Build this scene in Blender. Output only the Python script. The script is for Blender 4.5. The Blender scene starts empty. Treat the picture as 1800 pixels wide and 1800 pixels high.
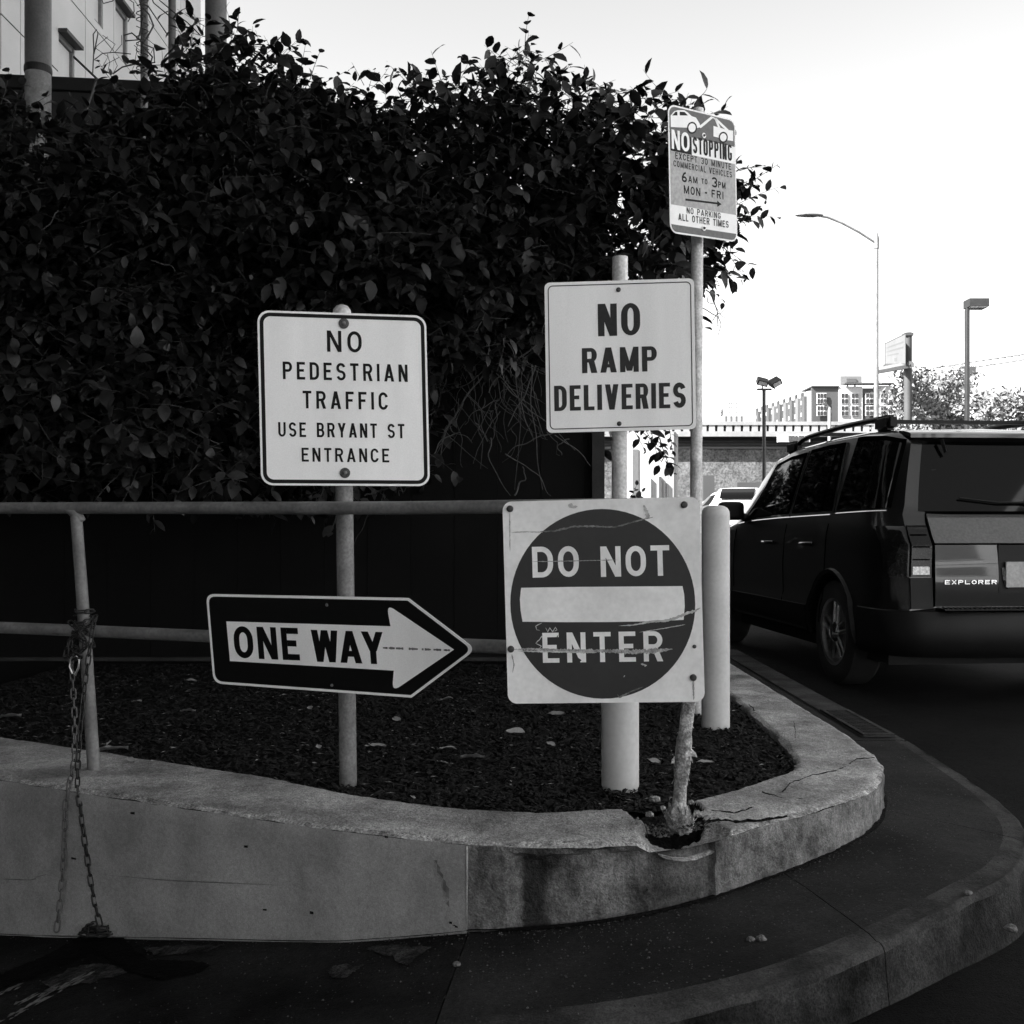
import bpy, bmesh, math, random
import numpy as np
from mathutils import Vector, Matrix, noise

random.seed(7)
rng = np.random.default_rng(7)
scene = bpy.context.scene
COL = scene.collection
R = math.radians

# ------------------------------------------------------------------ camera
EYE = 1.10
F = 1870.0
cam_d = bpy.data.cameras.new('camera')
cam_d.sensor_width = 36.0
cam_d.lens = F / 1800 * 36.0
cam_d.shift_y = 30 / 1800
cam_d.clip_start = 0.05
cam_d.clip_end = 4000
cam = bpy.data.objects.new('camera', cam_d)
COL.objects.link(cam)
cam.location = (0, 0, EYE)
cam.rotation_euler = (R(90), 0, 0)
scene.camera = cam

# ------------------------------------------------------------------ sky and sun
SUN_EL, SUN_AZ = 42.0, -116.0          # azimuth from +Y towards +X: the sun stands to the left, a little behind
world = bpy.data.worlds.new('World')
scene.world = world
world.use_nodes = True
wn, wl = world.node_tree.nodes, world.node_tree.links
wn.clear()
wo = wn.new('ShaderNodeOutputWorld')
wb = wn.new('ShaderNodeBackground')
sky = wn.new('ShaderNodeTexSky')
sky.sky_type = 'NISHITA'
sky.sun_disc = False
sky.sun_elevation = R(SUN_EL)
sky.sun_rotation = R(SUN_AZ)
sky.air_density = 1.0
sky.dust_density = .4
sky.ozone_density = 1.0
bw = wn.new('ShaderNodeRGBToBW')       # the photograph is black and white
wl.new(sky.outputs[0], bw.inputs[0])
wl.new(bw.outputs[0], wb.inputs[0])
wb.inputs[1].default_value = 0.087
wl.new(wb.outputs[0], wo.inputs[0])
sd = bpy.data.lights.new('sun', 'SUN')
sd.energy = 4.0
sd.angle = R(0.5)
sun = bpy.data.objects.new('sun', sd)
COL.objects.link(sun)
az, el = R(SUN_AZ), R(SUN_EL)
sdir = Vector((math.sin(az) * math.cos(el), math.cos(az) * math.cos(el), math.sin(el)))
sun.rotation_euler = sdir.to_track_quat('Z', 'Y').to_euler()
sun.location = (-20, -10, 30)
scene.view_settings.view_transform = 'Standard'
scene.view_settings.look = 'None'
scene.view_settings.gamma = 1
scene.view_settings.exposure = 2.35
scene.view_settings.use_curve_mapping = False
scene.cycles.max_bounces = 6

# ------------------------------------------------------------------ helpers
def P(px, py, Y):
    return Vector(((px - 900) * Y / F, Y, EYE - (py - 930) * Y / F))

def G(px, py, z):
    Y = (EYE - z) * F / (py - 930)
    return Vector(((px - 900) * Y / F, Y, z))

def lerp(a, b, t):
    return a + (b - a) * t

def interp(x, pts):
    if x <= pts[0][0]:
        return pts[0][1]
    for (x0, y0), (x1, y1) in zip(pts, pts[1:]):
        if x <= x1:
            return y0 + (y1 - y0) * (x - x0) / (x1 - x0)
    return pts[-1][1]

def clean(n):
    return n

def tag(o, label=None, cat=None, group=None, kind=None):
    if label: o['label'] = label
    if cat: o['category'] = cat
    if group: o['group'] = group
    if kind: o['kind'] = kind
    return o

def empty(name, loc=(0, 0, 0), rz=0.0):
    o = bpy.data.objects.new(name, None)
    COL.objects.link(o)
    o.location = loc
    o.rotation_euler = (0, 0, rz)
    o.empty_display_size = 0.1
    return o

def link_mesh(name, me, m, parent=None, world_space=True, smooth=None):
    o = bpy.data.objects.new(name, me)
    COL.objects.link(o)
    if m is not None and not me.materials:
        me.materials.append(m)
    if smooth is not None:
        for p in me.polygons: p.use_smooth = True
        me.set_sharp_from_angle(angle=R(smooth))
    if parent is not None:
        o.parent = parent
        if world_space:
            mw = Matrix.Translation(parent.location) @ parent.rotation_euler.to_matrix().to_4x4()
            o.matrix_parent_inverse = mw.inverted()
    return o

class MB:
    """collects shapes and links them as one mesh"""
    def __init__(s):
        s.v, s.f = [], []
    def add(s, vs, fs):
        n = len(s.v)
        s.v += [tuple(v) for v in vs]
        s.f += [tuple(i + n for i in f) for f in fs]
        return s
    def box(s, x0, y0, z0, x1, y1, z1, M=None):
        vs = [Vector((x, y, z)) for z in (z0, z1) for y in (y0, y1) for x in (x0, x1)]
        if M: vs = [M @ v for v in vs]
        return s.add(vs, [(0, 2, 3, 1), (4, 5, 7, 6), (0, 1, 5, 4), (2, 6, 7, 3), (0, 4, 6, 2), (1, 3, 7, 5)])
    def tube(s, pts, r, n=8, caps=True):
        pts = [Vector(p) for p in pts]
        rs = r if isinstance(r, (list, tuple)) else [r] * len(pts)
        vs, fs = [], []
        up = None
        for i, p in enumerate(pts):
            a = pts[max(i - 1, 0)]; b = pts[min(i + 1, len(pts) - 1)]
            d = (b - a).normalized()
            if up is None:
                up = Vector((0, 0, 1)) if abs(d.z) < .9 else Vector((1, 0, 0))
            x = d.cross(up)
            if x.length < 1e-5: x = d.cross(Vector((0, 1, 0)))
            x.normalize(); y = x.cross(d).normalized(); up = y
            for k in range(n):
                t = 2 * math.pi * k / n
                vs.append(p + (x * math.cos(t) + y * math.sin(t)) * rs[i])
        for i in range(len(pts) - 1):
            for k in range(n):
                k2 = (k + 1) % n
                fs.append((i * n + k, i * n + k2, (i + 1) * n + k2, (i + 1) * n + k))
        if caps:
            fs.append(tuple(range(n))[::-1]); fs.append(tuple((len(pts) - 1) * n + k for k in range(n)))
        return s.add(vs, fs)
    def lathe(s, c, prof, n=24, axis='z', M=None):
        """prof: (r, h) pairs"""
        vs, fs = [], []
        for (r, h) in prof:
            for k in range(n):
                t = 2 * math.pi * k / n
                a, b = r * math.cos(t), r * math.sin(t)
                v = Vector((a, b, h)) if axis == 'z' else (Vector((h, a, b)) if axis == 'x' else Vector((a, h, b)))
                vs.append(Vector(c) + v)
        if M: vs = [M @ v for v in vs]
        for i in range(len(prof) - 1):
            for k in range(n):
                k2 = (k + 1) % n
                fs.append((i * n + k, i * n + k2, (i + 1) * n + k2, (i + 1) * n + k))
        fs.append(tuple(range(n))[::-1]); fs.append(tuple((len(prof) - 1) * n + k for k in range(n)))
        return s.add(vs, fs)
    def build(s, name, m, parent=None, smooth=None, ws=True, recalc=True):
        me = bpy.data.meshes.new(name)
        me.from_pydata(s.v, [], s.f)
        if recalc:
            bm = bmesh.new(); bm.from_mesh(me)
            bmesh.ops.recalc_face_normals(bm, faces=bm.faces)
            bm.to_mesh(me); bm.free()
        me.update()
        return link_mesh(name, me, m, parent, ws, smooth)

# ------------------------------------------------------------------ materials
def node_mat(name):
    m = bpy.data.materials.new(name)
    m.use_nodes = True
    n, l = m.node_tree.nodes, m.node_tree.links
    return m, n, l, n['Principled BSDF']

def mat(name, c, rough=.6, metal=0.0, var=.25, scale=6.0, var2=.2, scale2=60.0, bump=0.0, bscale=80.0, spec=.5, coat=0.0, streak=False, dist=.01):
    """grey procedural material: base value c, two noise scales of colour variation, fine bump"""
    m, n, l, b = node_mat(name)
    tc = n.new('ShaderNodeTexCoord')
    src = tc.outputs['Object']
    if streak:
        mp = n.new('ShaderNodeMapping'); mp.inputs['Scale'].default_value = (1, 1, .12)
        l.new(src, mp.inputs[0]); src_a = mp.outputs[0]
    else:
        src_a = src
    n1 = n.new('ShaderNodeTexNoise'); n1.inputs['Scale'].default_value = scale; n1.inputs['Detail'].default_value = 6
    n2 = n.new('ShaderNodeTexNoise'); n2.inputs['Scale'].default_value = scale2; n2.inputs['Detail'].default_value = 4
    l.new(src_a, n1.inputs['Vector']); l.new(src, n2.inputs['Vector'])
    r1 = n.new('ShaderNodeMapRange'); r1.inputs[1].default_value = .3; r1.inputs[2].default_value = .7
    r1.inputs[3].default_value = 1 - var; r1.inputs[4].default_value = 1 + var
    r2 = n.new('ShaderNodeMapRange'); r2.inputs[1].default_value = .3; r2.inputs[2].default_value = .7
    r2.inputs[3].default_value = 1 - var2; r2.inputs[4].default_value = 1 + var2
    l.new(n1.outputs[0], r1.inputs[0]); l.new(n2.outputs[0], r2.inputs[0])
    mu = n.new('ShaderNodeMath'); mu.operation = 'MULTIPLY'
    l.new(r1.outputs[0], mu.inputs[0]); l.new(r2.outputs[0], mu.inputs[1])
    mv = n.new('ShaderNodeMath'); mv.operation = 'MULTIPLY'; mv.inputs[1].default_value = c
    l.new(mu.outputs[0], mv.inputs[0])
    l.new(mv.outputs[0], b.inputs['Base Color'])
    b.inputs['Roughness'].default_value = rough
    b.inputs['Metallic'].default_value = metal
    b.inputs['Specular IOR Level'].default_value = spec
    if coat:
        b.inputs['Coat Weight'].default_value = coat
        b.inputs['Coat Roughness'].default_value = .04
    if bump:
        bp = n.new('ShaderNodeBump'); bp.inputs['Strength'].default_value = bump; bp.inputs['Distance'].default_value = dist
        n3 = n.new('ShaderNodeTexNoise'); n3.inputs['Scale'].default_value = bscale; n3.inputs['Detail'].default_value = 5
        l.new(src, n3.inputs['Vector']); l.new(n3.outputs[0], bp.inputs['Height'])
        l.new(bp.outputs[0], b.inputs['Normal'])
    return m

def concrete(name, c, dark=.45, big=1.6, speck=.45, sscale=180.0, bump=.6, bscale=70.0, stains=.5, stain_scale=3.0, streak=.25, spec=.25):
    """worn concrete: aggregate speckle, broad blotches, dark run-off stains"""
    m, n, l, b = node_mat(name)
    tc = n.new('ShaderNodeTexCoord'); src = tc.outputs['Object']
    def nz(scale, detail=6, vec=src, rough=.6):
        t = n.new('ShaderNodeTexNoise'); t.inputs['Scale'].default_value = scale
        t.inputs['Detail'].default_value = detail; t.inputs['Roughness'].default_value = rough
        l.new(vec, t.inputs['Vector']); return t.outputs[0]
    def mr(s, a0, a1, b0, b1):
        r = n.new('ShaderNodeMapRange'); r.inputs[1].default_value = a0; r.inputs[2].default_value = a1
        r.inputs[3].default_value = b0; r.inputs[4].default_value = b1; l.new(s, r.inputs[0]); return r.outputs[0]
    def mul(a, bb):
        k = n.new('ShaderNodeMath'); k.operation = 'MULTIPLY'; l.new(a, k.inputs[0])
        if isinstance(bb, float): k.inputs[1].default_value = bb
        else: l.new(bb, k.inputs[1])
        return k.outputs[0]
    mp = n.new('ShaderNodeMapping'); mp.inputs['Scale'].default_value = (1, 1, streak); l.new(src, mp.inputs[0])
    a = mr(nz(big, 8), .32, .68, 1 - dark, 1 + dark * .6)
    s1 = mr(nz(sscale, 2), .3, .7, 1 - speck, 1 + speck)
    s2 = mr(nz(sscale * .3, 5), .35, .65, 1 - speck * .6, 1 + speck * .5)
    st = mr(nz(stain_scale, 6, mp.outputs[0]), .5, .72, 1.0, 1 - stains)
    out = mul(mul(mul(a, s1), mul(s2, st)), c)
    l.new(out, b.inputs['Base Color'])
    b.inputs['Roughness'].default_value = .9
    b.inputs['Specular IOR Level'].default_value = spec
    ad = n.new('ShaderNodeMath'); ad.operation = 'ADD'
    l.new(nz(bscale, 6), ad.inputs[0]); l.new(mul(nz(12.0, 5), 1.5), ad.inputs[1])
    bp = n.new('ShaderNodeBump'); bp.inputs['Strength'].default_value = bump; bp.inputs['Distance'].default_value = .012
    l.new(ad.outputs[0], bp.inputs['Height']); l.new(bp.outputs[0], b.inputs['Normal'])
    return m

M = {}
M['asphalt'] = concrete('asphalt', .008, spec=.06, dark=.5, big=.9, speck=.6, sscale=240, bump=.8, bscale=160, stains=.4, streak=1)
M['sidewalk'] = concrete('sidewalk_concrete', .021, spec=.1, dark=.8, big=1.4, speck=.35, sscale=220, bump=.35, bscale=140, stains=.45, streak=1)
M['kerb'] = concrete('kerb_concrete', .046, spec=.1, dark=.7, big=4.5, speck=.35, sscale=200, bump=.45, bscale=120, stains=.6)
M['kerb_face'] = concrete('kerb_face', .032, spec=.1, dark=.9, big=5, speck=.4, sscale=160, bump=.7, bscale=80, stains=.85, stain_scale=4, streak=.5)
M['dark_patch'] = concrete('dark_apron_patch', .004, spec=.05, dark=.3)
M['pale_patch'] = concrete('pale_scuffed_patch', .04, spec=.1, dark=.9, big=14, speck=.7, stains=.9, stain_scale=20, streak=1)
M['gutter'] = concrete('apron_concrete', .016, spec=.08, dark=1.0, big=1.6, speck=.4, sscale=220, bump=.4, bscale=140, stains=.5, streak=1)
M['planter_top'] = concrete('planter_top_concrete', .34, dark=.55, big=4.0, speck=.42, sscale=190, bump=1.0, bscale=110, stains=.4, streak=1)
M['planter_rough'] = concrete('planter_rough_concrete', .22, dark=.75, big=7, speck=.32, sscale=170, bump=1.0, bscale=90, stains=.85, stain_scale=7)
M['render_coat'] = concrete('smooth_render', .29, dark=.34, big=2.6, speck=.2, sscale=260, bump=.15, bscale=150, stains=.3, stain_scale=2.5)
M['soil'] = mat('mulch_soil', .006, .95, var=.5, scale=12, var2=.5, scale2=120, bump=1.0, bscale=60, dist=.02, spec=.1)
M['chip'] = mat('mulch_chip', .010, .85, var=.7, scale=30, var2=.5, scale2=200, spec=.2)
M['dry_leaf'] = mat('dry_leaf', .26, .8, var=.4, scale=40)
M['smear'] = mat('pale_smear', .10, .8, var=.6, scale=50)
M['chain_dull'] = mat('dull_chain', .07, .7, var=.4, scale=60)
M['straw'] = mat('straw', .18, .8, var=.4, scale=40)
M['sign_white'] = mat('sign_white_sheeting', .84, .42, var=.08, scale=7, var2=.05, scale2=260, bump=.05, bscale=6, streak=True)
M['sign_white_worn'] = mat('sign_white_worn', .80, .5, var=.14, scale=6, var2=.06, scale2=60, bump=.08, bscale=7)
M['sign_black'] = mat('sign_black_print', .003, .5, spec=.15, var=.1)
M['sign_red'] = mat('sign_dark_disc', .030, .45, spec=.25, var=.12, scale=9, var2=.05, bump=.05, bscale=6)
M['sign_dark_letter'] = mat('sign_dark_letter', .022, .5, spec=.2, var=.15)
M['sign_grey'] = mat('sign_grey_panel', .33, .5, var=.06)
M['sign_dark_panel'] = mat('sign_dark_panel', .075, .5, var=.1)
M['scratch'] = mat('scratch', .30, .6, var=.5, scale=60, var2=.4, scale2=250)
M['scratch_glint'] = mat('faint_scratch_glint', .12, .5, var=.5, scale=30, var2=.4)
M['smudge'] = mat('smudge', .45, .6, var=.3, scale=50)
M['bolt'] = mat('bolt_steel', .05, .45, metal=.5, var=.4, scale=90)
M['alu_back'] = mat('sheet_aluminium', .35, .45, metal=.7)
M['galv'] = mat('galvanised_pipe', .48, .5, metal=.25, var=.25, scale=14, var2=.25, scale2=90, bump=.25, bscale=120, dist=.003)
M['galv_dark'] = mat('weathered_pipe', .15, .55, metal=.1, var=.3, scale=12, var2=.3, scale2=100, bump=.4, bscale=90, dist=.003)
M['rail'] = mat('painted_rail_pipe', .13, .5, var=.3, scale=9, var2=.25, scale2=70, bump=.3, bscale=90, dist=.003)
M['bollard'] = mat('bollard_paint', .48, .5, var=.08, scale=6, var2=.06, scale2=60, bump=.12, bscale=50, dist=.003)
M['peeled'] = concrete('peeling_post', .42, dark=.6, big=22, speck=.5, sscale=150, bump=.9, bscale=70, stains=.75, stain_scale=24, streak=1)
M['chain'] = mat('chain_steel', .012, .5, metal=.3, var=.4, scale=60)
M['chain_bright'] = mat('shackle_steel', .45, .3, metal=.9)
M['leaf'] = mat('hedge_leaf', .017, .45, var=.45, scale=3.5, var2=.3, scale2=40, spec=.3)
M['leaf_pale'] = mat('hedge_leaf_pale', .026, .40, var=.3, scale=5, spec=.35)
M['leaf_deep'] = mat('hedge_leaf_deep', .008, .5, var=.3, scale=5, spec=.25)
M['worn_edge'] = concrete('worn_wall_edge', .36, dark=.6, big=14, speck=.6, sscale=150, bump=.8, bscale=90, stains=.6, stain_scale=9)
M['across'] = mat('bounce_stucco', .62, .8, var=.08, scale=.8)
M['leaf_tree'] = mat('street_tree_leaf', .19, .6, var=.4, scale=2.0)
M['twig'] = mat('twig_bark', .06, .8, var=.4, scale=30)
M['twig_pale'] = mat('bare_vine_bark', .05, .8, var=.4, scale=30)
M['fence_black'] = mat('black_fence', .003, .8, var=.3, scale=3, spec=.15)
M['fence_post'] = mat('dark_fence_post', .022, .7, var=.3, scale=8, spec=.3)
M['deck_dark'] = mat('dark_deck_wall', .02, .7, var=.3, scale=3)
M['deck_edge'] = mat('dark_deck_edge', .008, .6)
M['column'] = mat('steel_column', .13, .6, var=.2, scale=5, var2=.15)
M['column_pale'] = mat('column_base_paint', .22, .7, var=.3, scale=14)
M['siding'] = mat('pale_siding', .42, .7, var=.08, scale=1.5, var2=.05)
M['siding_seam'] = mat('siding_seam', .16, .8)
M['window_dark'] = mat('window_dark_glass', .02, .12, spec=.6)
M['window_frame'] = mat('window_frame_grey', .12, .6)
M['window_light'] = mat('window_frame_white', .7, .6)
M['far_white'] = mat('far_white_wall', .45, .8, var=.06, scale=.5)
M['far_grey'] = mat('far_grey_wall', .07, .8, var=.1, scale=.5)
M['far_mid'] = mat('far_mid_wall', .14, .8, var=.1, scale=.5)
M['freeway'] = mat('freeway_concrete', .3, .85, var=.12, scale=.4, var2=.1, scale2=4)
M['freeway_wall'] = concrete('embankment_wall', .15, dark=.25, big=.3, speck=.5, sscale=9, bump=.6, bscale=6, stains=.3, stain_scale=.4)
M['band'] = mat('deck_shade_post_grey', .07, .7, var=.2, scale=1)
M['lamp_dark'] = mat('dark_lamp_paint', .02, .5)
M['lamp_pale'] = mat('galvanised_lamp', .22, .5, metal=.3)
M['car_paint'] = mat('dark_car_paint', .006, .28, metal=.12, var=.05, spec=.35, coat=1.0)
M['shelf_sky_sheen'] = mat('tailgate_sky_sheen', .095, .35, metal=.5, var=.05, coat=1.0)  # car paint made lighter: sky reflection on the tailgate shelf put into colour
M['car_clad'] = mat('car_cladding', .006, .45, spec=.2, var=.15, scale=10)
M['car_glass'] = mat('car_tinted_glass', .002, .03, spec=.22, var=.02)
M['rubber'] = mat('tyre_rubber', .012, .8, var=.2, scale=20)
M['rim'] = mat('alloy_rim', .35, .3, metal=.9, var=.2, scale=12)
M['chrome'] = mat('chrome_trim', .6, .15, metal=1.0, var=.05)
M['seam'] = mat('panel_gap', .002, .9, spec=0)
M['lamp_lens'] = mat('tail_lamp_lens', .008, .12, spec=.3, var=.3, scale=30)
M['lamp_clear'] = mat('clear_lamp_lens', .45, .1, var=.4, scale=60, coat=1)
M['scuff'] = mat('dark_scuff', .10, .8, var=.4, scale=40)
M['grit'] = mat('grit', .045, .9, var=.8, scale=90, var2=.6, scale2=300)
M['plate'] = mat('licence_plate', .35, .4, var=.1)
M['white_paint'] = mat('white_car_paint', .55, .3, var=.03, coat=1.0)
M['billboard'] = mat('billboard_face', .17, .7, var=.1, scale=1)
M['grass_blade'] = mat('weed', .06, .7)

def add_dirt(m):
    """shaped dirt on the rough wall face: a seep streak under the lip and an older, darker repair patch"""
    n, l = m.node_tree.nodes, m.node_tree.links; b = n['Principled BSDF']
    src = b.inputs['Base Color'].links[0].from_socket
    tc = n.new('ShaderNodeTexCoord'); sp = n.new('ShaderNodeSeparateXYZ')
    nz = n.new('ShaderNodeTexNoise'); nz.inputs['Scale'].default_value = 18; nz.inputs['Detail'].default_value = 5
    l.new(tc.outputs['Object'], nz.inputs['Vector'])
    ma = n.new('ShaderNodeVectorMath'); ma.operation = 'MULTIPLY_ADD'; ma.inputs[1].default_value = (.05, .05, .05); l.new(nz.outputs['Color'], ma.inputs[0]); l.new(tc.outputs['Object'], ma.inputs[2])
    l.new(ma.outputs[0], sp.inputs[0])
    cr = n.new('ShaderNodeValToRGB'); e = cr.color_ramp; e.interpolation = 'LINEAR'
    mr = n.new('ShaderNodeMapRange'); mr.inputs[1].default_value = -.2; mr.inputs[2].default_value = 1.6; l.new(sp.outputs['X'], mr.inputs[0])
    def f(x): return (x + .025 + .2) / 1.8
    pts = [(-.2, .75), (.015, .8), (.045, .18), (.09, .25), (.13, .85), (.38, .9), (.42, .42), (.555, .40), (.585, 1.1), (.85, .9), (1.0, 1.1), (1.4, 1.0)]
    e.elements[0].position = f(pts[0][0]); e.elements[0].color = (pts[0][1],) * 3 + (1,)
    e.elements[1].position = f(pts[1][0]); e.elements[1].color = (pts[1][1],) * 3 + (1,)
    for x, v in pts[2:]:
        q = e.elements.new(f(x)); q.color = (min(1, v),) * 3 + (1,)
    l.new(mr.outputs[0], cr.inputs[0])
    mu = n.new('ShaderNodeMixRGB'); mu.blend_type = 'MULTIPLY'; mu.inputs[0].default_value = 1
    l.new(src, mu.inputs[1]); l.new(cr.outputs[0], mu.inputs[2]); l.new(mu.outputs[0], b.inputs['Base Color'])
add_dirt(M['planter_rough'])
# ------------------------------------------------------------------ terrain
def side_z(x, y):
    b = interp(x, [(-3.4, -.62), (-1.86, -.376), (-1.05, -.236), (-.516, -.148), (-.12, -.06), (.33, -.016), (.6, .003), (.95, .03), (1.3, .06)])
    return b + interp(y, [(2.4, -.02), (3.2, 0), (3.8, 0), (5, .035), (30, .05)])

def road_z(x, y):
    near = interp(x, [(-12, -1.2), (-3.4, -.80), (-1.86, -.52), (-.5, -.29), (.3, -.17), (1.2, -.13), (1.9, -.12)])
    near += interp(y, [(-6, -.4), (0, -.15), (2.5, 0)])
    far = interp(y, [(0, 0), (12, 0), (35, 1.0), (60, 1.25), (70, 1.25)])
    t = interp(y, [(3.4, 0), (7.0, 1)])
    if x < 1.0 and y > 4: t = 1
    return near * (1 - t) + far * t

def grid_sheet(name, xs, ys, zf, m, kind='structure', parent=None):
    me = bpy.data.meshes.new(name)
    vs = [(x, y, zf(x, y)) for y in ys for x in xs]
    nx = len(xs)
    fs = [(j * nx + i, j * nx + i + 1, (j + 1) * nx + i + 1, (j + 1) * nx + i) for j in range(len(ys) - 1) for i in range(nx - 1)]
    me.from_pydata(vs, [], fs)
    me.update()
    for p in me.polygons: p.use_smooth = True
    o = link_mesh(name, me, m, parent)
    if kind: o['kind'] = kind
    return o

xs = [-900, -300, -100, -40, -20] + [-12 + .3 * i for i in range(0, 70)] + [10, 14, 20, 40, 80, 200, 500, 1500]
ys = [-300, -60, -15, -8, -4] + [-2 + .25 * i for i in range(60)] + [14, 18, 24, 30, 35, 45, 60, 80, 200, 600, 2500]
road = grid_sheet('road', xs, ys, lambda x, y: road_z(x, y) + (0.004 * noise.noise(Vector((x * 2, y * 2, 0)))), M['asphalt'])
tag(road, 'dark asphalt road beside the kerb, under the parked black car')

# ------------------------------------------------------------------ planter outline (outer and inner top edges)
OUT = [(-3.3, 4.60), (-1.86, 3.87), (-1.05, 3.47), (-.516, 3.22), (-.12, 3.08), (.10, 3.045), (.327, 3.06), (.566, 3.15), (.845, 3.33), (1.06, 3.50),
       (1.23, 3.67), (1.34, 3.86), (1.42, 4.08), (1.46, 4.35), (1.48, 4.8), (1.48, 6.2), (1.48, 7.3), (1.48, 9.0)]
INN = [(-3.05, 5.10), (-1.74, 4.37), (-.92, 3.90), (-.59, 3.66), (-.18, 3.45), (.12, 3.41), (.42, 3.47), (.62, 3.565), (.83, 3.75), (.95, 3.89),
       (1.045, 3.99), (1.09, 4.10), (1.12, 4.24), (1.14, 4.45), (1.17, 4.9), (1.20, 6.2), (1.20, 7.3), (1.20, 9.0)]

def resample(pts, n):
    # Catmull-Rom through points, parameter uniform in index; same n for both rings keeps them matched
    out = []
    m_ = len(pts) - 1
    for k in range(n + 1):
        t = k / n * m_
        i = min(int(t), m_ - 1); u = t - i
        p0, p1, p2, p3 = [Vector((*pts[max(0, min(m_, j))], 0)) for j in (i - 1, i, i + 1, i + 2)]
        q = .5 * ((2 * p1) + (-p0 + p2) * u + (2 * p0 - 5 * p1 + 4 * p2 - p3) * u * u + (-p0 + 3 * p1 - 3 * p2 + p3) * u ** 3)
        out.append(q.xy)
    return out

NP = 680
ro, ri = resample(OUT, NP), resample(INN, NP)
TOPZ = .20
def nrm(i, arr):
    a, b = arr[max(0, i - 1)], arr[min(NP, i + 1)]
    d = (b - a).normalized()
    return Vector((d.y, -d.x))          # outward (right of travel)

def nz3(p, s, a):
    return a * noise.fractal(Vector(p) * s, 1.0, 2.0, 4)

# break where the rail foot stands, and other damage
def notch(x):
    return interp(x, [(.36, 0), (.395, 1), (.50, 1), (.60, .75), (.72, .25), (.80, 0)])

wall_t = empty('planter_wall', (0, 3.3, 0))
tag(wall_t, 'low curved concrete planter wall, rendered smooth on the left and rough and cracked towards its rounded tip', 'planter wall')
cavset = set()
def cav(x, y):
    """the broken pocket in the wall top round the rail foot, open to the soil side"""
    if y > 3.62 or x < .3 or x > .9: return 0
    e = .03 * noise.noise(Vector((x * 14, y * 14, 0))) + .012 * noise.noise(Vector((x * 50, y * 50, 0)))
    yo = interp(x, [(.3, 3.075), (.566, 3.15), (.845, 3.33)])
    d1 = min((x - .425 - (y - 3.15) * -.25 + e) / .018, (.585 + (y - 3.2) * .1 - x + e) / .03, (y - yo - .085 + e) / .018)
    return max(0, min(1, d1))
def wall_part(name, i0, i1, m, top=False, proud=0.0, rough=.004, lip=False):
    mb = MB(); vs = []
    prof = 13
    rows = []
    for i in range(i0, i1 + 1):
        p = ro[i]; q = ri[i]; n = nrm(i, ro)
        zb = side_z(p.x, p.y) - .06
        ring = []
        nt = notch(p.x) if p.y < 3.6 else 0
        if top:
            J = 40
            for j in range(J + 1):
                t = j / J
                xy = p.lerp(q, t)
                z = TOPZ
                if t < .12: z -= .014 * (1 - t / .12) ** 2
                if t > .94: z -= .012 * ((t - .94) / .06)
                # broken hollow round the foot of the end post
                d = math.hypot((p.x - .50) / .16, (xy.y - 3.20) / .13)
                if p.y < 3.6:
                    z -= .06 * max(0, 1 - d) ** .5 if d < 1 else 0
                    z -= .022 * nt * max(0, 1 - t * 1.6)
                cv = cav(xy.x, xy.y)
                z -= .036 * cv + .014 * cv * noise.noise(Vector((xy.x * 40, xy.y * 40, 0)))
                if cv > .35: cavset.add((i, j))
                z += nz3((xy.x, xy.y, 3), 5, .004) + nz3((xy.x, xy.y, 9), 30, .0022)
                jit = nz3((p.x, p.y, 1), 9, .008) if j in (0,) else (nz3((p.x, p.y, 5), 8, .012) if j == J else 0)
                ring.append((xy.x + n.x * jit, xy.y + n.y * jit, z))
            # inner face down into the soil
            ring.append((q.x, q.y, TOPZ - .09))
        else:
            J = 20
            for j in range(J + 1):
                t = j / J
                zt = TOPZ - .014 - .022 * nt
                z = lerp(zt, zb, t)
                off = proud + nz3((p.x, p.y, z), 7, rough * 1.4) + nz3((p.x, p.y, z), 34, rough)
                if lip:
                    # cap lip hangs over a spalled, set back face
                    edge = .038 + nz3((p.x, p.y, 0), 6, .018)
                    dz = TOPZ - z
                    xs_ = p.x
                    inside = interp(xs_, [(-.02, 0), (.03, 1), (.34, 1), (.40, 0)])
                    off -= .034 * inside * (1 if dz > edge else max(0, 1 - (edge - dz) / .010))
                    e2 = .40 + nz3((z, 2, 2), 8, .03)
                    if xs_ > e2 and xs_ < .60 and p.y < 3.6 and dz > .04: off -= .022
                if j == J: off += .01
                if j == 0: off = off * .4 + nz3((p.x, p.y, 1), 9, .008)
                ring.append((p.x + n.x * off, p.y + n.y * off, z))
        rows.append(ring)
    L = len(rows[0])
    for r in rows: vs += r
    fs = [(a * L + b, a * L + b + 1, (a + 1) * L + b + 1, (a + 1) * L + b) for a in range(len(rows) - 1) for b in range(L - 1)]
    mb.add(vs, fs)
    o = mb.build(name, m, wall_t, smooth=50, recalc=False)
    if top:
        o.data.materials.append(M['worn_edge']); o.data.materials.append(M['soil'])
        for i in range(len(rows) - 1):
            for j in range(L - 1):
                q = o.data.polygons[i * (L - 1) + j]; x_ = rows[i][0][0]
                w_ = 1 + (1 if -.03 < x_ < .40 else 0)
                if j <= w_ and noise.noise(Vector((x_ * 9, j, 0))) > -.25: q.material_index = 1
                if (i0 + i, j) in cavset: q.material_index = 2
    return o
isplit = min(range(NP), key=lambda i: abs(ro[i].x + .125) + (0 if ro[i].y < 4 else 9))
wall_part('wall_top', 0, NP, M['planter_top'], top=True)
a = wall_part('smooth_face', 0, isplit, M['render_coat'], proud=.010, rough=.0012)
tag(a, 'smooth pale rendered face at the left')
b_ = wall_part('rough_face', isplit, NP, M['planter_rough'], rough=.0045, lip=True)
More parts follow.
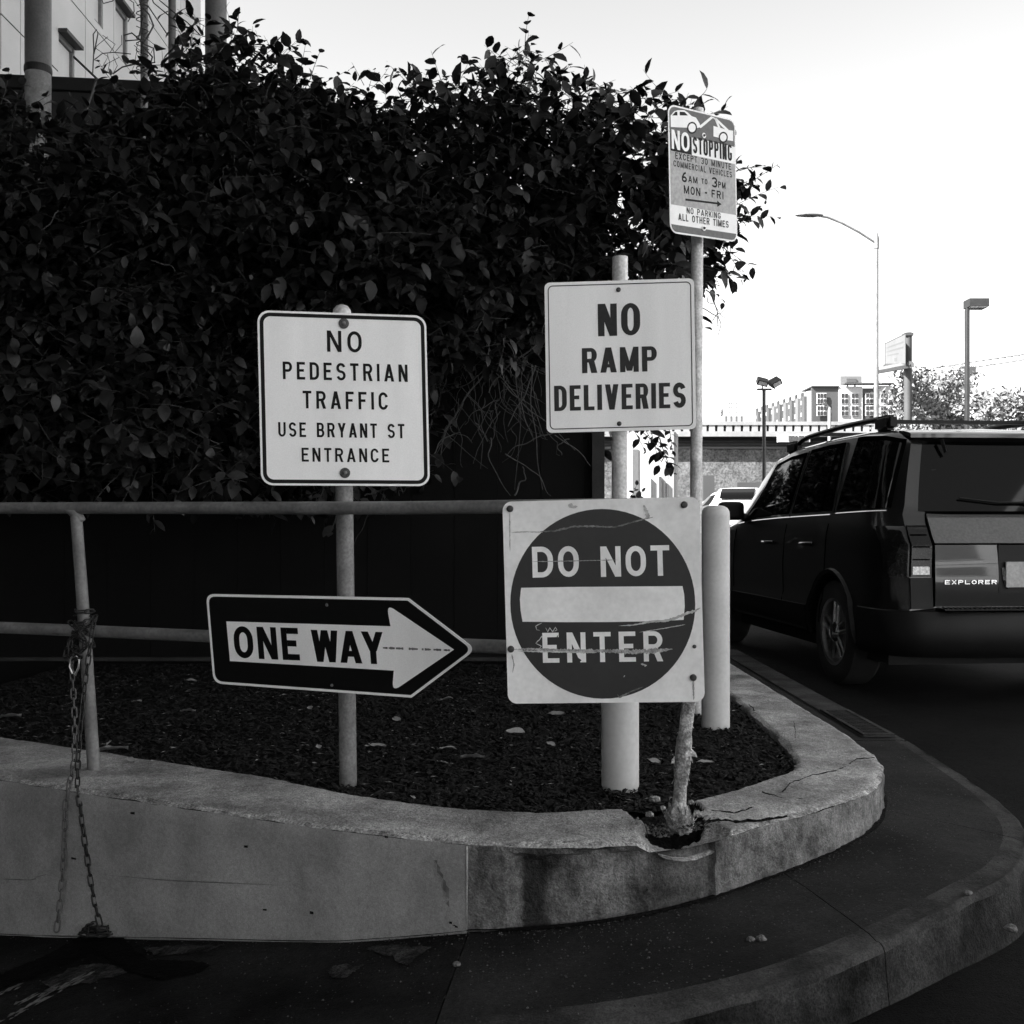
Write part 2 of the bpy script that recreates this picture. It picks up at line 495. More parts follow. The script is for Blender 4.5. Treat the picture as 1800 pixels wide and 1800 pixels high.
tag(b_, 'rough spalled and stained face round the tip')
# edge return of the render coat
mb = MB()
p = ro[isplit]; n_ = nrm(isplit, ro)
zb = side_z(p.x, p.y) - .05
tdir = Vector((n_.y * -1, n_.x))
mb.add([(p.x + n_.x * o_, p.y + n_.y * o_, z) for z in (zb, TOPZ - .016) for o_ in (-.03, .0135)], [(0, 1, 3, 2)])
mb.build('render_edge', M['planter_top'], wall_t)
# cracks over the wall top and down the tip, as dark narrow grooves
mb = MB()
def crack(pts, w, mb, up=.0035):
    prev = None
    for k, q in enumerate(pts):
        q = Vector(q)
        d = (Vector(pts[min(k + 1, len(pts) - 1)]) - Vector(pts[max(k - 1, 0)])).normalized()
        view = (Vector((0, 0, EYE)) - q).normalized()
        s_ = d.cross(view).normalized() * (w * (.4 + .8 * random.random()))
        q = q + view * up
        cur = (q - s_, q + s_)
        if prev: mb.add([prev[0], prev[1], cur[1], cur[0]], [(0, 1, 2, 3)])
        prev = cur
def crack_px(pxs, z, w):
    pts = []
    for (a0, b0), (a1, b1) in zip(pxs, pxs[1:]):
        for k in range(6):
            t = k / 6
            pts.append(G(lerp(a0, a1, t) + random.uniform(-1.2, 1.2), lerp(b0, b1, t) + random.uniform(-1.2, 1.2), z))
    crack(pts, w, mb, .004)
crack_px([(1375, 1393), (1392, 1375), (1430, 1362), (1470, 1355), (1490, 1345), (1505, 1334), (1545, 1330)], TOPZ, .0022)
crack_px([(1395, 1268), (1398, 1290), (1402, 1312)], TOPZ, .0016)
crack_px([(1316, 1238), (1330, 1252)], TOPZ, .003)
crack_px([(1340, 1392), (1380, 1403), (1440, 1408)], TOPZ, .0016)
crack_px([(1228, 1446), (1262, 1441), (1300, 1444), (1345, 1441), (1392, 1433)], TOPZ, .0050)
crack_px([(1250, 1424), (1290, 1428), (1330, 1418)], TOPZ, .0022)
mb.build('crack', M['soil'], wall_t)

# ------------------------------------------------------------------ sidewalk slabs and kerb
KERB = [(-3.6, 3.3), (-2.2, 2.95), (-1.2, 2.65), (-.6, 2.53), (-.18, 2.49), (.27, 2.50), (.493, 2.56), (.735, 2.66), (.947, 2.79), (1.19, 2.97),
        (1.46, 3.19), (1.65, 3.45), (1.78, 3.74), (1.845, 4.1), (1.87, 4.8), (1.87, 6.2), (1.87, 7.3), (1.87, 9.0)]
rk = resample(KERB, NP)
rk = [Vector((v.x, v.y)) for v in rk]
walk = empty('sidewalk', (1, 3, 0)); tag(walk, 'narrow dark concrete sidewalk curving round the planter', kind='structure')
def idx_x(x, maxy=99, miny=0):
    return min(range(NP + 1), key=lambda i: abs(ro[i].x - x) + (0 if miny <= ro[i].y <= maxy else 9))
def idx_y(y):
    return min(range(NP + 1), key=lambda i: abs(ro[i].y - y) + (0 if ro[i].x > 1.2 else 9))
cuts = [0, idx_x(-1.9, 4.5), idx_x(-.13, 4), idx_x(.86, 3.6), idx_y(3.95), idx_y(5.05), idx_y(6.8), idx_y(8.9)]
def slab(i0, i1, m, kerb=True):
    rows = []
    for i in range(i0, i1 + 1):
        p = ro[i] + nrm(i, ro) * -.02; k = rk[i]
        if i == i0: p = p.lerp(ro[i + 1], .22); k = k.lerp(rk[i + 1], .22)
        if i == i1: p = p.lerp(ro[i - 1], .22); k = k.lerp(rk[i - 1], .22)
        ring = []
        J = 16
        for j in range(J + 1):
            t = j / J
            xy = p.lerp(k, t)
            z = side_z(xy.x, xy.y)
            if kerb and k.x > -.3 and t == 1: z -= .006
            z += nz3((xy.x, xy.y, 0), 3, .003)
            ring.append((xy.x, xy.y, z))
        n = nrm(i, rk)
        zt = side_z(k.x, k.y); zr = road_z(k.x, k.y) - .05
        if kerb:
            for j, (o_, dz) in enumerate([(.008, .004), (.018, .012), (.024, .026), (.028, .06), (.034, .10)]):
                w_ = nz3((k.x, k.y, dz), 8, .005)
                ring.append((k.x + n.x * (o_ + w_), k.y + n.y * (o_ + w_), zt - dz))
            ring.append((k.x + n.x * .045, k.y + n.y * .045, zr))
        rows.append(ring)
    L = len(rows[0]); vs = []
    for r in rows: vs += r
    mb = MB(); mb.add(vs, [(a * L + b, a * L + b + 1, (a + 1) * L + b + 1, (a + 1) * L + b) for a in range(len(rows) - 1) for b in range(L - 1)])
    # end walls of the slab, so that the joints read as grooves
    for r in (rows[0], rows[-1]):
        for a_, b2 in zip(r[:17], r[1:17]):
            mb.add([a_, b2, (b2[0], b2[1], b2[2] - .05), (a_[0], a_[1], a_[2] - .05)], [(0, 1, 2, 3)])
    o = mb.build('slab', m, walk, smooth=60, recalc=False)
    if m is not M['gutter']:
        o.data.materials.append(M['kerb']); o.data.materials.append(M['kerb_face'])
        F_ = L - 1
        for r_ in range(len(rows) - 1):
            for j in range(14, L - 1): o.data.polygons[r_ * F_ + j].material_index = 1 if j < 19 else 2
    return o
for q, (c0, c1) in enumerate(zip(cuts, cuts[1:])):
    slab(c0, c1, M['gutter'] if q < 2 else M['sidewalk'], kerb=True)
# dirt-filled crevice along the foot of the wall
mb = MB(); vs = []
for i in range(0, NP + 1):
    p = ro[i]; n = nrm(i, ro); w_ = .004 + .008 * noise.noise(Vector((p.x * 6, p.y * 6, 2)))
    for o_ in (-.02, w_): vs.append((p.x + n.x * (o_ + .012), p.y + n.y * (o_ + .012), side_z(p.x, p.y) + .006))
mb.add(vs, [(2 * k, 2 * k + 1, 2 * k + 3, 2 * k + 2) for k in range(NP)])
mb.build('dirt_crevice', M['soil'], walk, recalc=False)
# joint bed
rows = []
for i in range(0, NP + 1, 4):
    p = ro[i]; k = rk[i]
    rows.append([(p.lerp(k, t).x, p.lerp(k, t).y, side_z(*p.lerp(k, t)) - .03) for t in (0, .25, .5, .75, .97)])
mb = MB(); L = 5; vs = [v for r in rows for v in r]
mb.add(vs, [(a * L + b, a * L + b + 1, (a + 1) * L + b + 1, (a + 1) * L + b) for a in range(len(rows) - 1) for b in range(L - 1)])
mb.build('joint_bed', M['soil'], walk)
# kerb strip line along the straight part + utility grate
mb = MB()
z0 = side_z(1.7, 6) 
def strip(x0, x1, y0, y1, dz, name, m, par):
    mb = MB(); N = 20
    vs = []; 
    for k in range(N + 1):
        y = lerp(y0, y1, k / N)
        vs += [(x0, y, side_z(x0, y) + dz), (x1, y, side_z(x1, y) + dz)]
    mb.add(vs, [(2 * k, 2 * k + 1, 2 * k + 3, 2 * k + 2) for k in range(N)])
    return mb.build(name, m, par)
strip(1.683, 1.693, 5.1, 8.8, .005, 'kerb_joint', M['soil'], walk)
strip(1.70, 1.86, 5.12, 8.8, .004, 'kerb_top', M['kerb'], walk)
grate = empty('drain_grate', (1.77, 5.5, side_z(1.77, 5.5)))
tag(grate, 'narrow rectangular utility grate set in the sidewalk edge near the parked car', 'drain grate')
zz = side_z(1.77, 5.4) + .008
mb = MB()
for (x0, x1, y0, y1) in ((1.70, 1.855, 5.15, 5.18), (1.70, 1.855, 5.84, 5.87), (1.70, 1.72, 5.18, 5.84), (1.835, 1.855, 5.18, 5.84)):
    mb.box(x0, y0, zz - .006, x1, y1, zz + .004)
mb.build('grate_frame', M['kerb'], grate)
mb = MB(); mb.box(1.72, 5.18, zz - .004, 1.835, 5.84, zz - .001); mb.build('grate_pit', M['seam'], grate)
base = MB().box(-.056, -.010, -.003, .056, .010, .003)
me = bpy.data.meshes.new('grate_bar'); me.from_pydata(base.v, [], base.f); me.materials.append(M['kerb_face'])
for k in range(16):
    o = bpy.data.objects.new('grate_bar', me); COL.objects.link(o); o.parent = grate
    o.matrix_parent_inverse = Matrix.Translation(grate.location).inverted()
    o.location = (1.7775, 5.2 + .04 * k, zz + .0015)

# dark patch and debris on the apron at the lower left: straw streaks
def on_side(px, py, dz=.006):
    z = -.25
    for _ in range(12):
        g = G(px, py, z); z = .5 * z + .5 * side_z(g.x, g.y)
    return Vector((g.x, g.y, z + dz))
mb = MB()
for k in range(60):
    cl = random.choice(((5, 1750), (30, 1768), (75, 1752), (110, 1738), (62, 1768), (20, 1790)))
    x0 = cl[0] + random.gauss(0, 12); y0 = cl[1] - (x0 - cl[0]) * .5 + random.gauss(0, 3)
    ln = random.uniform(10, 34); w_ = random.uniform(.8, 2.6)
    a0, b0 = on_side(x0, y0, .005), on_side(x0 + ln, y0 - ln * .52, .005); m0_ = on_side(x0 + ln * .5 + random.uniform(-2, 2), y0 - ln * .26 - w_, .006); m1_ = on_side(x0 + ln * .5, y0 - ln * .26 + w_, .006)
    mb.add([a0, m1_, b0, m0_], [(0, 1, 2, 3)])
o = mb.build('straw', M['smear'], recalc=False); tag(o, 'pale smeared scraps on the dark apron at the lower left corner', 'litter', kind='stuff')
def blob(name, pts, m, dz):
    out = []
    for (a0, b0), (a1, b1) in zip(pts, pts[1:] + pts[:1]):
        n_ = max(2, int(math.hypot(a1 - a0, b1 - b0) / 5))
        for k in range(n_):
            x_, y_ = lerp(a0, a1, k / n_), lerp(b0, b1, k / n_)
            out.append(on_side(x_ + 7 * noise.fractal(Vector((x_ * .06, y_ * .06, 0)), 1, 2, 3), y_ + 5 * noise.fractal(Vector((x_ * .06, y_ * .06, 9)), 1, 2, 3), dz))
    mb = MB(); mb.add(out, [tuple(range(len(out)))]); return mb.build(name, m, walk, recalc=False)
blob('dark_patch', [(150, 1642), (215, 1640), (232, 1668), (262, 1688), (330, 1690), (372, 1698), (350, 1712), (290, 1722), (225, 1712), (196, 1690), (165, 1672), (120, 1692), (60, 1720), (-20, 1745), (-20, 1722), (60, 1690), (110, 1668)], M['dark_patch'], .0045)  # irregular darker patch on the apron by the chain foot
blob('pale_patch', [(250, 1668), (320, 1662), (400, 1664), (350, 1676), (270, 1684)], M['pale_patch'], .004)
blob('pale_patch', [(70, 1728), (140, 1700), (190, 1694), (222, 1712), (160, 1730), (90, 1738)], M['pale_patch'], .004)
blob('pale_patch', [(572, 1706), (600, 1696), (640, 1700), (612, 1718), (585, 1722)], M['pale_patch'], .004)
blob('pale_patch', [(640, 1668), (700, 1660), (760, 1668), (735, 1682), (720, 1700), (690, 1684)], M['pale_patch'], .004)

# ------------------------------------------------------------------ soil, mulch, litter
soilpoly = []
def in_planter(x, y):
    if y > 7.25: return False
    # inside the inner ring
    best = None
    if x < ri[0].x: return False
    yi = None
    for i in range(0, NP, 2):
        a, b = ri[i], ri[i + 1]
        if (a.x <= x <= b.x) or (b.x <= x <= a.x):
            yi = a.y if yi is None else min(yi, a.y)
    if yi is None: return False
    if y < yi + .015: return False
    xr = interp(y, [(3.99, 1.045), (4.10, 1.09), (4.24, 1.12), (4.9, 1.17), (6.2, 1.2)])
    if y >= 3.99 and x > xr - .01: return False
    return True
def soil_z(x, y):
    return TOPZ - .03 + .012 * noise.fractal(Vector((x * 2.2, y * 2.2, 0)), 1, 2, 3) + .010 * noise.noise(Vector((x * 18, y * 18, 4)))
rows = []
for i in range(0, NP + 1, 2):
    q = ri[i]
    if q.y > 7.4: break
    rows.append([])
    tx, ty = (q.x, 7.5) if q.y < 4.0 and q.x < 1.04 else (.9, max(q.y, 7.4))
    for j in range(61):
        t = (j / 60) ** 1.6
        if q.x > 1.04: 
            x, y = lerp(q.x, .6, t), lerp(q.y, q.y, t)
        else:
            x, y = q.x, lerp(q.y, 7.4, t)
        rows[-1].append((x, y, soil_z(x, y) - (0.004 if q.x > 1.04 else 0)))
L = 61; mb = MB(); vs = [v for r in rows for v in r]
mb.add(vs, [(a * L + b, a * L + b + 1, (a + 1) * L + b + 1, (a + 1) * L + b) for a in range(len(rows) - 1) for b in range(L - 1)])
so = mb.build('soil', M['soil'], smooth=60, recalc=False)
tag(so, 'dark mulched planting bed inside the curved wall', kind='structure')
vs, fs = [], []
cnt = 0
while cnt < 26000:
    x = random.uniform(-3.0, 1.2); y = 3.35 + (random.random() ** 1.7) * 3.9
    if not in_planter(x, y): continue
    cnt += 1
    l_ = random.uniform(.006, .026); w = random.uniform(.003, .009)
    a = random.uniform(0, math.pi); tilt = random.uniform(-.6, .6); roll = random.uniform(-.7, .7)
    Mx = Matrix.Translation((x, y, soil_z(x, y) + random.uniform(.001, .010))) @ Matrix.Rotation(a, 4, 'Z') @ Matrix.Rotation(tilt, 4, 'Y') @ Matrix.Rotation(roll, 4, 'X')
    n0 = len(vs)
    for v in ((-l_, -w, 0), (l_, -w * .6, 0), (l_ * .8, w, 0), (-l_ * .9, w * .8, 0), (0, 0, .004)):
        vs.append(tuple(Mx @ Vector(v)))
    fs += [(n0, n0 + 1, n0 + 4), (n0 + 1, n0 + 2, n0 + 4), (n0 + 2, n0 + 3, n0 + 4), (n0 + 3, n0, n0 + 4)]
me = bpy.data.meshes.new('mulch_chips'); me.from_pydata(vs, [], fs); me.update()
o = link_mesh('mulch_chips', me, M['chip']); tag(o, 'dark bark mulch chips covering the planting bed', 'mulch', kind='stuff')
# fine pale litter
vs, fs = [], []
cnt = 0
while cnt < 900:
    x = random.uniform(-2.6, 1.15); y = random.uniform(3.5, 6.8)
    if not in_planter(x, y): continue
    cnt += 1
    Mx = Matrix.Translation((x, y, soil_z(x, y) + .014)) @ Matrix.Rotation(random.uniform(0, 6.3), 4, 'Z') @ Matrix.Rotation(random.uniform(-.5, .5), 4, 'X')
    l_ = random.uniform(.004, .018); w = random.uniform(.0008, .003); n0 = len(vs)
    for v in ((-l_, 0, 0), (0, -w, .003), (l_, 0, .002), (0, w, .001)): vs.append(tuple(Mx @ Vector(v)))
    fs.append((n0, n0 + 1, n0 + 2, n0 + 3))
me = bpy.data.meshes.new('twig_litter'); me.from_pydata(vs, [], fs); me.update()
o = link_mesh('twig_litter', me, M['straw']); tag(o, 'tiny pale twigs and scraps scattered over the mulch', 'litter', kind='stuff')

def dry_leaf_mesh(seed):
    rr = random.Random(seed)
    vs, fs = [], []
    N = 7
    for k in range(N + 1):
        t = k / N
        w = .30 * math.sin(math.pi * t ** .8) + .01
        y = t - .5; c = .06 * math.sin(t * 3.2 + rr.random()) 
        for s_ in (-1, 0, 1):
            vs.append((s_ * w + rr.uniform(-.02, .02), y, c + abs(s_) * (.05 + .08 * rr.random())))
    for k in range(N):
        for s_ in (0, 1):
            a = 3 * k + s_
            fs.append((a, a + 1, a + 4, a + 3))
    me = bpy.data.meshes.new('dry_leaf'); me.from_pydata(vs, [], fs); me.update(); me.materials.append(M['dry_leaf'])
    for p_ in me.polygons: p_.use_smooth = True
    return me
dl = [dry_leaf_mesh(s_) for s_ in range(4)]
spots = [(188, 1302, .10, 20), (198, 1322, .13, 75, 1), (335, 1195, .09, 70), (240, 1230, .07, 60), (330, 1253, .08, 80), (697, 1268, .07, 30), (830, 1325, .10, 80),
         (785, 1312, .08, 85), (778, 1333, .05, 60), (978, 1255, .10, 60), (968, 1312, .06, 40), (905, 1290, .09, 88), (660, 1310, .09, 80), (1240, 1335, .07, 85),
         (1150, 1335, .06, 60), (783, 1232, .08, 80), (545, 1240, .06, 20), (230, 1340, .06, 50), (268, 1341, .03, 10), (362, 1358, .04, 30), (15, 1257, .12, 85), (725, 1397, .04, 15),
         (1105, 1268, .05, 85), (560, 1316, .05, 30)]
where = ['against the foot of the leaning rail post', 'under another leaf by the foot of the rail post', 'on the mulch left of the one-way sign', 'on the mulch right of the chained post', 'just below the left end of the one-way sign',
         'right of the thin signpost near its foot', 'pale and crumpled, the largest in mid bed', 'beside the largest pale leaf', 'small, left of the largest pale leaf', 'curled, just below the do-not-enter sign',
         'small, between the largest leaf and the thick bollard', 'long straight sliver in mid bed', 'thin sliver near the signpost foot', 'right of the broken post foot', 'between thick bollard and broken post',
         'under the tip of the arrow sign', 'left of the signpost under the arrow sign', 'on the wall top right of the rail post foot', 'tiny and bright on the wall top', 'on the inner edge of the wall top left of the signpost', 'at the left edge of the picture on the mulch', 'on the front wall edge in mid bed', 'behind the thick bollard', 'left of the signpost foot']
for k, s_ in enumerate(spots):
    g = G(s_[0], s_[1], TOPZ)
    o = bpy.data.objects.new('dry_leaf', dl[k % 4]); COL.objects.link(o)
    o.location = (g.x, g.y, soil_z(g.x, g.y) + .016 if in_planter(g.x, g.y) else TOPZ + .006)
    o.rotation_euler = (random.uniform(-.2, .2), random.uniform(-.4, .4), R(s_[3]) + random.uniform(-.2, .2))
    o.scale = (s_[2] * .8, s_[2], s_[2])
    tag(o, 'dry pale fallen leaf ' + where[k], 'leaf', 'dry leaves fallen in the planter')
# small stones on the sidewalk
def pebble(px, py, r, lab):
    g = on_side(px, py, 0)
    bm = bmesh.new(); bmesh.ops.create_icosphere(bm, subdivisions=2, radius=r)
    for v in bm.verts:
        v.co *= 1 + .35 * noise.noise(v.co / r * 1.3 + Vector((px, 0, 0))); v.co.z *= .55
    me = bpy.data.meshes.new('stone_chip'); bm.to_mesh(me); bm.free()
    o = link_mesh('stone_chip', me, M['planter_rough']); o.location = (g.x, g.y, g.z + r * .3)
    tag(o, lab, 'stone chip', 'stone chips on the sidewalk')
pebble(1320, 1653, .012, 'grey stone chip on the sidewalk, left of a touching pair')
pebble(1338, 1652, .014, 'grey stone chip on the sidewalk, right of a touching pair')
pebble(1700, 1572, .014, 'stone chip resting on the kerb edge at the right')
pebble(803, 1697, .012, 'pale stone chip lying in the joint between two slabs')
pebble(1778, 1636, .018, 'stone chip in the dark gutter at the right edge')

# grit and specks on the paving
vs, fs = [], []
for k in range(5000):
    i = random.randrange(0, NP); t_ = random.random() ** random.choice((1, 3)) ; p = ro[i]; kk = rk[i]; q = p.lerp(kk, .02 + .93 * t_)
    if q.y > 8: continue
    z = side_z(q.x, q.y); r = random.uniform(.0008, .0030) * random.choice((1, 1, 1, 1.6)); n0 = len(vs); h_ = r * .8
    a = random.uniform(0, 6.28)
    for m_ in range(4): vs.append((q.x + r * math.cos(a + m_ * 1.57) * random.uniform(.6, 1.3), q.y + r * math.sin(a + m_ * 1.57) * random.uniform(.6, 1.3), z + .001))
    vs.append((q.x, q.y, z + h_ + .001)); fs += [(n0, n0 + 1, n0 + 4), (n0 + 1, n0 + 2, n0 + 4), (n0 + 2, n0 + 3, n0 + 4), (n0 + 3, n0, n0 + 4)]
me = bpy.data.meshes.new('grit'); me.from_pydata(vs, [], fs); me.update()
o = link_mesh('grit', me, M['grit']); tag(o, 'fine grit scattered over the sidewalk', 'grit', kind='stuff')
# marks on the smooth face: settled drips, hairline cracks and scuffs, following the wall
def face_pt(px, py, up=.003):
    # intersect the view ray with the wall face
    dx, dz = (px - 900) / F, -(py - 930) / F; best = None
    for i in range(0, isplit + 200):
        p = ro[i]; n = nrm(i, ro); x = p.x + n.x * (.014 + up); y = p.y + n.y * (.014 + up)
        e = abs(x - dx * y)
        if best is None or e < best[0]: best = (e, x, y)
    return Vector((best[1], best[2], EYE + dz * best[2]))
def mark(name, pxs, w, m):
    mb = MB(); prev = None; P_ = []
    for (a0, b0), (a1, b1) in zip(pxs, pxs[1:]):
        n_ = max(2, int(math.hypot(a1 - a0, b1 - b0) / 6))
        P_ += [(lerp(a0, a1, k / n_), lerp(b0, b1, k / n_)) for k in range(n_)]
    P_.append(pxs[-1])
    for k, q in enumerate(P_):
        t_ = k / (len(P_) - 1); ww = w * math.sin(math.pi * (t_ * .9 + .05)) * random.uniform(.6, 1.3)
        a = P_[max(0, k - 1)]; b = P_[min(len(P_) - 1, k + 1)]; d = Vector((b[0] - a[0], b[1] - a[1])).normalized(); n = Vector((-d.y, d.x)) * ww
        cur = (face_pt(q[0] + n.x, q[1] + n.y), face_pt(q[0] - n.x, q[1] - n.y))
        if prev: mb.add([prev[0], prev[1], cur[1], cur[0]], [(0, 1, 2, 3)])
        prev = cur
    return mb.build(name, m, wall_t, recalc=False)
mark('scuff', [(766, 1512), (778, 1545), (789, 1575), (788, 1608)], 3.0, M['scuff'])
mark('hairline_crack', [(185, 1538), (300, 1548), (390, 1552), (500, 1556)], .7, M['scuff'])
mark('hairline_crack', [(0, 1545), (55, 1547), (78, 1537), (93, 1525)], 1.0, M['scuff'])
for (x, y) in ((467, 1600), (547, 1604), (432, 1488), (128, 1508), (800, 1628), (792, 1622), (678, 1470), (235, 1430)):
    mark('chip_hole', [(x - 3, y - 2), (x, y), (x + 3, y + 3)], 2.2, M['soil'])
# ------------------------------------------------------------------ stroke lettering
def rect(x0, y0, x1, y1): return [[(x0, y0), (x1, y0), (x1, y1), (x0, y1)]]
def diag(x0, y0, x1, y1, t): return [[(x0, y0), (x0 + t, y0), (x1 + t, y1), (x1, y1)]]
def ring(cx, cy, rx, ry, a0, a1, s, n=12, sy=None):
    sy = s if sy is None else sy; out = []
    for k in range(n):
        p, q = R(lerp(a0, a1, k / n)), R(lerp(a0, a1, (k + 1) / n))
        out.append([(cx + rx * math.cos(p), cy + ry * math.sin(p)), (cx + rx * math.cos(q), cy + ry * math.sin(q)),
                    (cx + (rx - s) * math.cos(q), cy + (ry - sy) * math.sin(q)), (cx + (rx - s) * math.cos(p), cy + (ry - sy) * math.sin(p))])
    return [('strip', out)]
def bowl(w, y0, y1, s, x0=0.0, v=None):
    v = v or s; ry = (y1 - y0) / 2; rx = min(ry, (w - x0) * .62)
    return rect(x0, y1 - v, w - rx, y1) + rect(x0, y0, w - rx, y0 + v) + ring(w - rx, (y0 + y1) / 2, rx, ry, -90, 90, s, sy=v)
def path_ribbon(pts, s):
    out = []
    L_ = []
    for k, p in enumerate(pts):
        a = Vector(pts[max(0, k - 1)]); b = Vector(pts[min(len(pts) - 1, k + 1)])
        d = (b - a).normalized(); n = Vector((-d.y, d.x)) * s / 2
        L_.append(((p[0] + n.x, p[1] + n.y), (p[0] - n.x, p[1] - n.y)))
    for k in range(len(L_) - 1):
        out.append([L_[k][0], L_[k][1], L_[k + 1][1], L_[k + 1][0]])
    return [('strip', out)]
def arc(cx, cy, rx, ry, a0, a1, n=14):
    return [(cx + rx * math.cos(R(lerp(a0, a1, k / n))), cy + ry * math.sin(R(lerp(a0, a1, k / n)))) for k in range(n + 1)]
WID = dict(I=.0, M=1.25, W=1.35, E=.88, F=.86, L=.84, T=.92, A=1.1, V=1.08, Y=1.08, X=1.02)
def glyph(c, w, h, s, v=None):
    v = v or s
    r = min(w / 2, h / 2) * 1.0; ry = min(h / 2, w * .62)
    m_ = h / 2
    if c == 'I': return rect(0, 0, s, h)
    if c == 'E': return rect(0, 0, s, h) + rect(s, h - v, w, h) + rect(s, m_ - v / 2 + h * .02, w * .86, m_ + v / 2 + h * .02) + rect(s, 0, w, v)
    if c == 'F': return rect(0, 0, s, h) + rect(s, h - v, w, h) + rect(s, m_ - v / 2, w * .86, m_ + v / 2)
    if c == 'L': return rect(0, 0, s, h) + rect(s, 0, w, v)
    if c == 'T': return rect(0, h - v, w, h) + rect(w / 2 - s / 2, 0, w / 2 + s / 2, h - v)
    if c == 'H': return rect(0, 0, s, h) + rect(w - s, 0, w, h) + rect(s, m_ - v / 2, w - s, m_ + v / 2)
    if c == 'N': return rect(0, 0, s, h) + rect(w - s, 0, w, h) + diag(w - s * 1.15, 0, 0, h, s * 1.15)
    if c == 'M': return rect(0, 0, s, h) + rect(w - s, 0, w, h) + diag(w / 2 - s * .5, h * .05, 0, h, s) + diag(w / 2 - s * .5, h * .05, w - s, h, s)
    if c == 'W':
        t = s * 1.08
        return diag(w * .27 - t / 2, 0, 0, h, t) + diag(w * .27 - t / 2, 0, w / 2 - t / 2, h, t) + diag(w * .73 - t / 2, 0, w / 2 - t / 2, h, t) + diag(w * .73 - t / 2, 0, w - t, h, t)
    if c == 'V': return diag(w / 2 - s * .55, 0, 0, h, s * 1.1) + diag(w / 2 - s * .55, 0, w - s * 1.1, h, s * 1.1)
    if c == 'A': return diag(0, 0, w / 2 - s * .55, h, s * 1.1) + diag(w - s * 1.1, 0, w / 2 - s * .55, h, s * 1.1) + rect(w * .22, h * .2, w * .78, h * .2 + v * .9)
    if c == 'X': return diag(0, 0, w - s * 1.2, h, s * 1.2) + diag(w - s * 1.2, 0, 0, h, s * 1.2)
    if c == 'Y': return rect(w / 2 - s / 2, 0, w / 2 + s / 2, h * .46) + diag(w / 2 - s * .55, h * .40, 0, h, s * 1.15) + diag(w / 2 - s * .55, h * .40, w - s * 1.15, h, s * 1.15)
    if c == 'K': return rect(0, 0, s, h) + diag(s * .6, h * .34, w - s * 1.15, h, s * 1.25) + diag(w - s * 1.2, 0, w * .30, h * .55, s * 1.2)
    if c == 'O' or c == '0':
        return ring(w / 2, h - ry, w / 2, ry, 0, 180, s, sy=v) + ring(w / 2, ry, w / 2, ry, 180, 360, s, sy=v) + rect(0, ry, s, h - ry) + rect(w - s, ry, w, h - ry)
    if c == 'C': return ring(w / 2, h - ry, w / 2, ry, 12, 180, s) + ring(w / 2, ry, w / 2, ry, 180, 348, s) + rect(0, ry, s, h - ry)
    if c == 'G': return ring(w / 2, h - ry, w / 2, ry, 15, 180, s) + ring(w / 2, ry, w / 2, ry, 180, 360, s) + rect(0, ry, s, h - ry) + rect(w - s, ry, w, m_) + rect(w * .52, m_ - s, w, m_)
    if c == 'U': return ring(w / 2, ry, w / 2, ry, 180, 360, s) + rect(0, ry, s, h) + rect(w - s, ry, w, h)
    if c == 'D':
        rx = w * .55; ry2 = min(h / 2, w * .62)
        return rect(0, 0, s, h) + rect(s, h - v, w - rx, h) + rect(s, 0, w - rx, v) + ring(w - rx, h - ry2, rx, ry2, 0, 90, s, sy=v) + ring(w - rx, ry2, rx, ry2, -90, 0, s, sy=v) + rect(w - s, ry2, w, h - ry2)
    if c == 'P': return rect(0, 0, s, h) + bowl(w, h * .42, h, s, s, v)
    if c == 'B': return rect(0, 0, s, h) + bowl(w * .95, m_ - v * .5, h, s, s, v) + bowl(w, 0, m_ + v * .5, s, s, v)
    if c == 'R': return rect(0, 0, s, h) + bowl(w, h * .42, h, s, s, v) + diag(w - s * 1.1, 0, w * .42, h * .48, s * 1.15)
    if c == 'S':
        a = (w - s) / 2; b = (h - s) / 4
        return path_ribbon(arc(w / 2, h - s / 2 - b, a, b, 15, 270) + arc(w / 2, s / 2 + b, a, b, 90, -165)[1:], s)
    if c == '3':
        a = (w - s) / 2; b = (h - s) / 4
        return path_ribbon(arc(w / 2, h - s / 2 - b, a, b, 160, -90), s) + path_ribbon(arc(w / 2, s / 2 + b, a, b, 90, -160), s)
    if c == '6':
        hb = h * .58
        return ring(w / 2, hb / 2, w / 2, hb / 2, 0, 360, s, 24) + path_ribbon([(w * .80, h - s * .3), (w * .42, h * .80), (w * .16, h * .5), (s / 2, hb / 2)], s)
    return []

